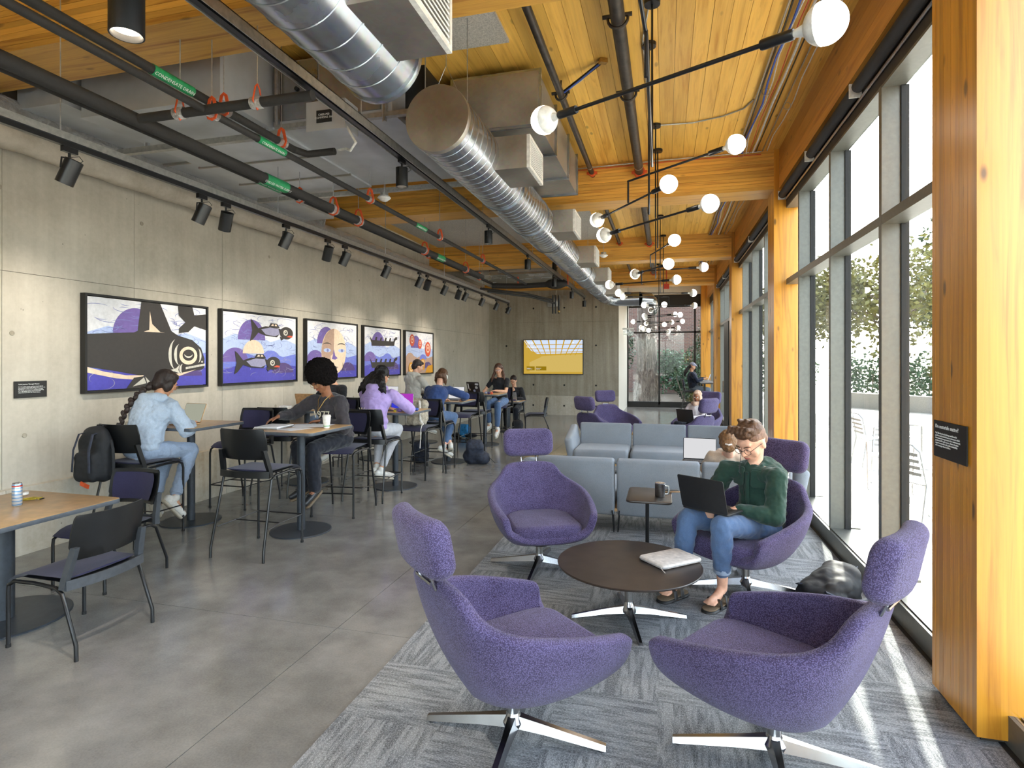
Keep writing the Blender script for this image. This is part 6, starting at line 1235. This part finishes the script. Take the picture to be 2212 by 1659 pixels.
# 7 black tee woman
p = person('woman in a black tee, ripped jeans and glasses with long brown hair', (-3.50, 12.12, 0), PI-.12, dict(lean=.12, topm='tee_black', topname='tee', botm='denim', skin='skin_warm', hairm='hair_ombre', hpitch=.25, hyaw=.25, glasses='art_violet', sleeve=.3, s=1.0, loose=.006, hand={1: (.22, .42, 1.09), -1: (-.05, .42, 1.09)}, knee={1: (.14, .44, .80), -1: (-.12, .46, .78)}, ankle={1: (.10, .40, .36), -1: (-.10, .44, .28)}, toe={1: (.1, .9, -.3), -1: (-.1, .8, -.6)}, cuff=.82, shoe='shoe_white'))
hb, HP = p['hb'], p['HP']; hair(p, cap_hair(p, 1.08)+[('t', [HP(x, -.04, .03), HP(x*1.2, -.03, -.08), HP(x*1.2, -.03, -.08)+V(x*.5, .03, -.1), HP(x*1.2, -.03, -.08)+V(x*.8, .04, -.2)], [.034, .036, .032, .012]) for x in (-.075, .075)]+[('t', [HP(0, -.09, 0), HP(0, -.1, -.2)], [.07, .04])], 'hair_ombre', .015, .03)
for x, y, z in ((.14, .36, .865), (-.12, .40, .86)): MB().ball((x, y, z), (.03, .022, .008), 10, 8, (-.2, 0, 0)).build('knee_rip', 'skin_warm', p['t'], 60)
# 8 woman in black
p = person('woman in a black jacket with pinned up hair working on the silver laptop', (-3.72, 14.2, 0), PI, dict(seat=.455, lean=.18, topm='tee_black', topname='jacket', botm='trouser_black', skin='skin_warm', hairm='hair_dark', hpitch=.6, loose=.03, hand={1: (.12, .4, .79), -1: (-.12, .4, .79)}, knee={1: (.13, .45, .50), -1: (-.13, .45, .50)}, ankle={1: (.13, .42, .1), -1: (-.13, .42, .1)}, toe={1: (0, 1, -.02), -1: (0, 1, -.02)}, shoe='shoe_black', shut=1))
hair(p, cap_hair(p, 1.03)+[p['hb'](0, -.08, .09, .035, .03, .035)], 'hair_dark', .01, .02)
MB().ball(p['chest']+V(0, .115, .05), (.045, .03, .10), 12, 8, (-.2, 0, 0)).build('neckline', 'skin_warm', p['t'], 60)
# 9 man in green shirt
rz = face(-.66, -.75)
p = person('man in a dark green shirt and rolled jeans using a laptop in the purple chair', (.70, 4.75, 0), rz, dict(seat=.39, lean=-.06, hunch=.11, topm='shirt_green', topname='shirt', botm='denim', skin='skin_fair', hairm='hair_brown', hpitch=.55, hyaw=-.05, s=1.0, hs=1.24, shw=.205, vox=.0075, loose=.04, fold=.022, collar=1, shut=1, toes=1,
    glasses='black_metal', hand={1: (.15, .38, .665), -1: (-.06, .38, .665)}, hdir={1: (-.45, .8, -.25), -1: (.35, .85, -.25)}, pole={1: (.75, -.45, -.6), -1: (-.75, -.4, -.6)}, hands=1.05, knee={1: (.18, .62, .575), -1: (-.10, .605, .585)}, ankle={1: (.21, .67, .125), -1: (-.06, .54, .125)}, toe={1: (.0, 1, -.03), -1: (-.1, .9, -.03)}, cuff=.70, rolled='denim_pale', shoe=None, flare=.9, head=None))
hb, HP = p['hb'], p['HP']
hair(p, [hb(0, -.012, .085, .078, .09, .056), hb(0, .045, .09, .056, .04, .03)]+[('t', [HP(x, .02, .11), HP(x*1.2+.008, .055, .135), HP(x*1.2+.016, .078, .115)], [.022, .02, .012]) for x in (-.05, -.025, 0, .025, .05)]+[('t', [HP(x, -.04, .11), HP(x*1.2, -.02, .14)], [.03, .018]) for x in (-.04, 0, .04)], 'hair_brown', .01, .02, vox=.0065)
hair(p, [hb(0, -.022, .048, .0815, .085, .074), hb(0, -.05, .0, .07, .055, .06), hb(0, .01, .056, .081, .058, .048)], 'hair_fade', .002, .02, 'short_hair', .0075)
for q in (-1, 1):
    an, d = p['an'][q], p['toe'][q]; sd_ = d.cross(V(0, 0, 1)).normalized(); c0 = V(an.x, an.y, .0)+d*.075; mt = Matrix.Translation(c0+V(0, 0, .018)) @ Matrix((sd_, d, sd_.cross(d))).transposed().to_4x4()
    m = MB(); m.rbox((0, 0, 0), (.108, .30, .034), .052, 6); m.v = [tuple(mt @ V(*x)) for x in m.v]; s_ = m.build('sandal', 'strap_black', p['t'], 60); m = MB(); m.rbox((0, 0, .018), (.098, .285, .008), .048, 6); m.v = [tuple(mt @ V(*x)) for x in m.v]; m.build('footbed', 'sole_brown', s_, 60)
    for f in (.03, .10): m = MB(); m.tube([an+d*f+sd_*.055+V(0, 0, -.10), an+d*f+sd_*.045+V(0, 0, -.045+.01*(f < .05)), an+d*f+V(0, 0, -.018-.25*(f-.03)), an+d*f-sd_*.045+V(0, 0, -.045+.01*(f < .05)), an+d*f-sd_*.055+V(0, 0, -.10)], .018, 8, flat=.28); m.build('strap', 'strap_black', s_, 60); MB().tube([an+d*f+V(.012*math.cos(a), .012*math.sin(a), -.008-.25*(f-.03)) for a in [PI/2*i for i in range(4)]], .0018, 5, closed=True).build('buckle', 'chrome', s_)
up_, fw_, c = p['up'], p['fw'], p['chest']
for q in (-1, 1): m = MB(); m.rbox((0, 0, 0), (.115, .13, .012), .02, 3); mt = Matrix.Translation(c+up_*.0+fw_*.158+V(q*.085, 0, 0)) @ Matrix.Rotation(q*-.35, 4, 'Z') @ Matrix((V(1, 0, 0), up_, V(1, 0, 0).cross(up_))).transposed().to_4x4(); m.v = [tuple(mt @ V(*x)) for x in m.v]; m.build('chest_pocket', 'shirt_green', p['t'], 60); m = MB(); m.rbox((0, .055, .006), (.12, .045, .014), .02, 3); m.v = [tuple(mt @ V(*x)) for x in m.v]; m.build('pocket_flap', 'shirt_green', p['t'], 60)
m = MB(); pts = [p['nb']+V(0, .1, -.03), c+fw_*.172+up_*.03, c+fw_*.172-up_*.1, p['P0']+up_*.12+fw_*.16]; m.tube(pts, .016, 8, flat=.35); pk = m.build('button_placket', 'shirt_green', p['t'], 60)
for i in range(4): MB().lathe([(.006, 0), (.006, .002)], 10, Matrix.Translation(pts[1].lerp(pts[3], i/3.4)+fw_*.006) @ Matrix.Rotation(-PI/2, 4, 'X')).build('button', 'black_board', pk)
MB().tube([HP(.078, .01, -.03), p['nb']+V(.06, .11, -.04), c+fw_*.18+V(.05, 0, .02), c+fw_*.17+V(.03, 0, -.14)], .0022, 6).build('earphone_cord', 'black_metal', p['t'])
t = laptop(.74, 4.76, .62, 0, 'black laptop on the lap of the man in the green shirt', 0, 'strap_black', .36, .25, 1.85, 'screen_paper')
lm = Matrix.Translation((.70, 4.75, 0)) @ Matrix.Rotation(rz, 4, 'Z') @ V(.05, .49, .655); t.location = lm; t.rotation_euler = (0, 0, rz+.12)
# 10 blond woman on sofa
p = person('blond woman in a tan jacket seen from behind on the sofa', (.62, 6.22, 0), -.1, dict(seat=.36, py=.36, lean=-.75, topm='coat_tan', topname='jacket', botm='denim', skin='skin_fair', hairm='hair_blond', hpitch=.25, loose=.025, shut=1, hand={1: (.15, .42, .70), -1: (-.1, .42, .70)}, knee={1: (.12, .50, .52), -1: (-.12, .50, .52)}, ankle={1: (.12, .5, .11), -1: (-.12, .5, .11)}, toe={1: (0, 1, 0), -1: (0, 1, 0)}, shoe='shoe_white', s=.92, hs=1.08, vox=.009))
hb, HP = p['hb'], p['HP']; hair(p, cap_hair(p, 1.14)+[hb(0, -.09, -.045, .055, .045, .045), hb(.04, -.03, .0, .05, .07, .06), hb(-.04, -.03, .0, .05, .07, .06)], 'hair_blond', .02, .025, vox=.008); MB().tube([HP(-.03, -.135, -.02), HP(0, -.15, -.03), HP(.03, -.135, -.02)], .008, 6).build('hair_clip', 'off_white', p['t'])
laptop(.36, 6.72, .60, -.1, 'laptop with a white page on the knees of the blond woman', 0, 'black_plastic', .36, .24, 1.75, 'screen_paper')
# 11 hijab
p = person('person in a tan headscarf and pale shirt sitting in a far purple chair', (.60, 11.68, 0), face(-.55, -.83), dict(seat=.37, py=.08, lean=-.2, s=.88, topm='shirt_pale', topname='shirt', botm='trouser_black', skin='skin_brown', hairm='hair_black', hpitch=.3, hyaw=.2, loose=.025, hand={1: (.12, .38, .66), -1: (-.12, .38, .66)}, knee={1: (.13, .52, .53), -1: (-.13, .52, .53)}, ankle={1: (.13, .55, .11), -1: (-.13, .5, .11)}, toe={1: (0, 1, 0), -1: (0, 1, 0)}, shoe='shoe_black'))
hb, HP = p['hb'], p['HP']; hair(p, [hb(0, -.03, .04, .092, .095, .10), hb(0, -.05, -.05, .088, .075, .09), hb(.068, .01, -.03, .022, .06, .09), hb(-.068, .01, -.03, .022, .06, .09), ('t', [p['nb']+V(.08, .03, .03), p['nb']+V(0, .1, .02), p['nb']+V(-.08, .03, .03), p['nb']+V(0, -.06, .04)], [.045, .05, .045, .045]), hb(0, .045, .10, .06, .04, .02)], 'scarf_tan', .012, .03, 'headscarf')
laptop(.42, 11.12, .60, face(-.55, -.83), 'black laptop before the person in the tan headscarf', 0, 'strap_black', .34, .23, 1.8, 'screen_blue')
# 12 cap person
p = person('distant person in a grey cap and navy jacket at the window counter', (.86, 19.3, 0), -PI/2, dict(lean=-.12, topm='jacket_navy', topname='jacket', botm='denim_grey', skin='skin_tan', hairm='hair_black', hpitch=.35, loose=.035, vox=.013, hand={1: (.1, .3, 1.15), -1: (-.1, .32, 1.18)}, knee={1: (.1, .46, .80), -1: (-.1, .46, .80)}, ankle={1: (.1, .44, .4), -1: (-.1, .5, .5)}, shoe='shoe_black'))
hb, HP = p['hb'], p['HP']; hair(p, [hb(0, -.06, -.01, .075, .06, .08), ('t', [HP(0, -.1, -.05), HP(0, -.14, -.25), HP(0, -.13, -.35)], [.05, .06, .03])], 'hair_black', .015, .03)
blob('cap', [hb(0, -.01, .07, .087, .10, .07), ('t', [HP(-.04, .09, .07), HP(0, .15, .055), HP(.04, .09, .07)], [.012, .012, .012]), ('t', [HP(0, .08, .07), HP(0, .14, .056)], [.03, .014])], 'cap_grey', p['t'], .01)
t = thing('phone', 'phone held by the distant person in the cap', 'phone', (1.22, 19.3, 1.2)); MB().rbox((0, 0, 0), (.01, .07, .14), .003, 2).build('phone_body', 'black_board', t)
laptop(1.25, 19.9, 1.06, -PI/2, 'open laptop on the far window counter', 0, 'silver_metal', screen='screen_paper')
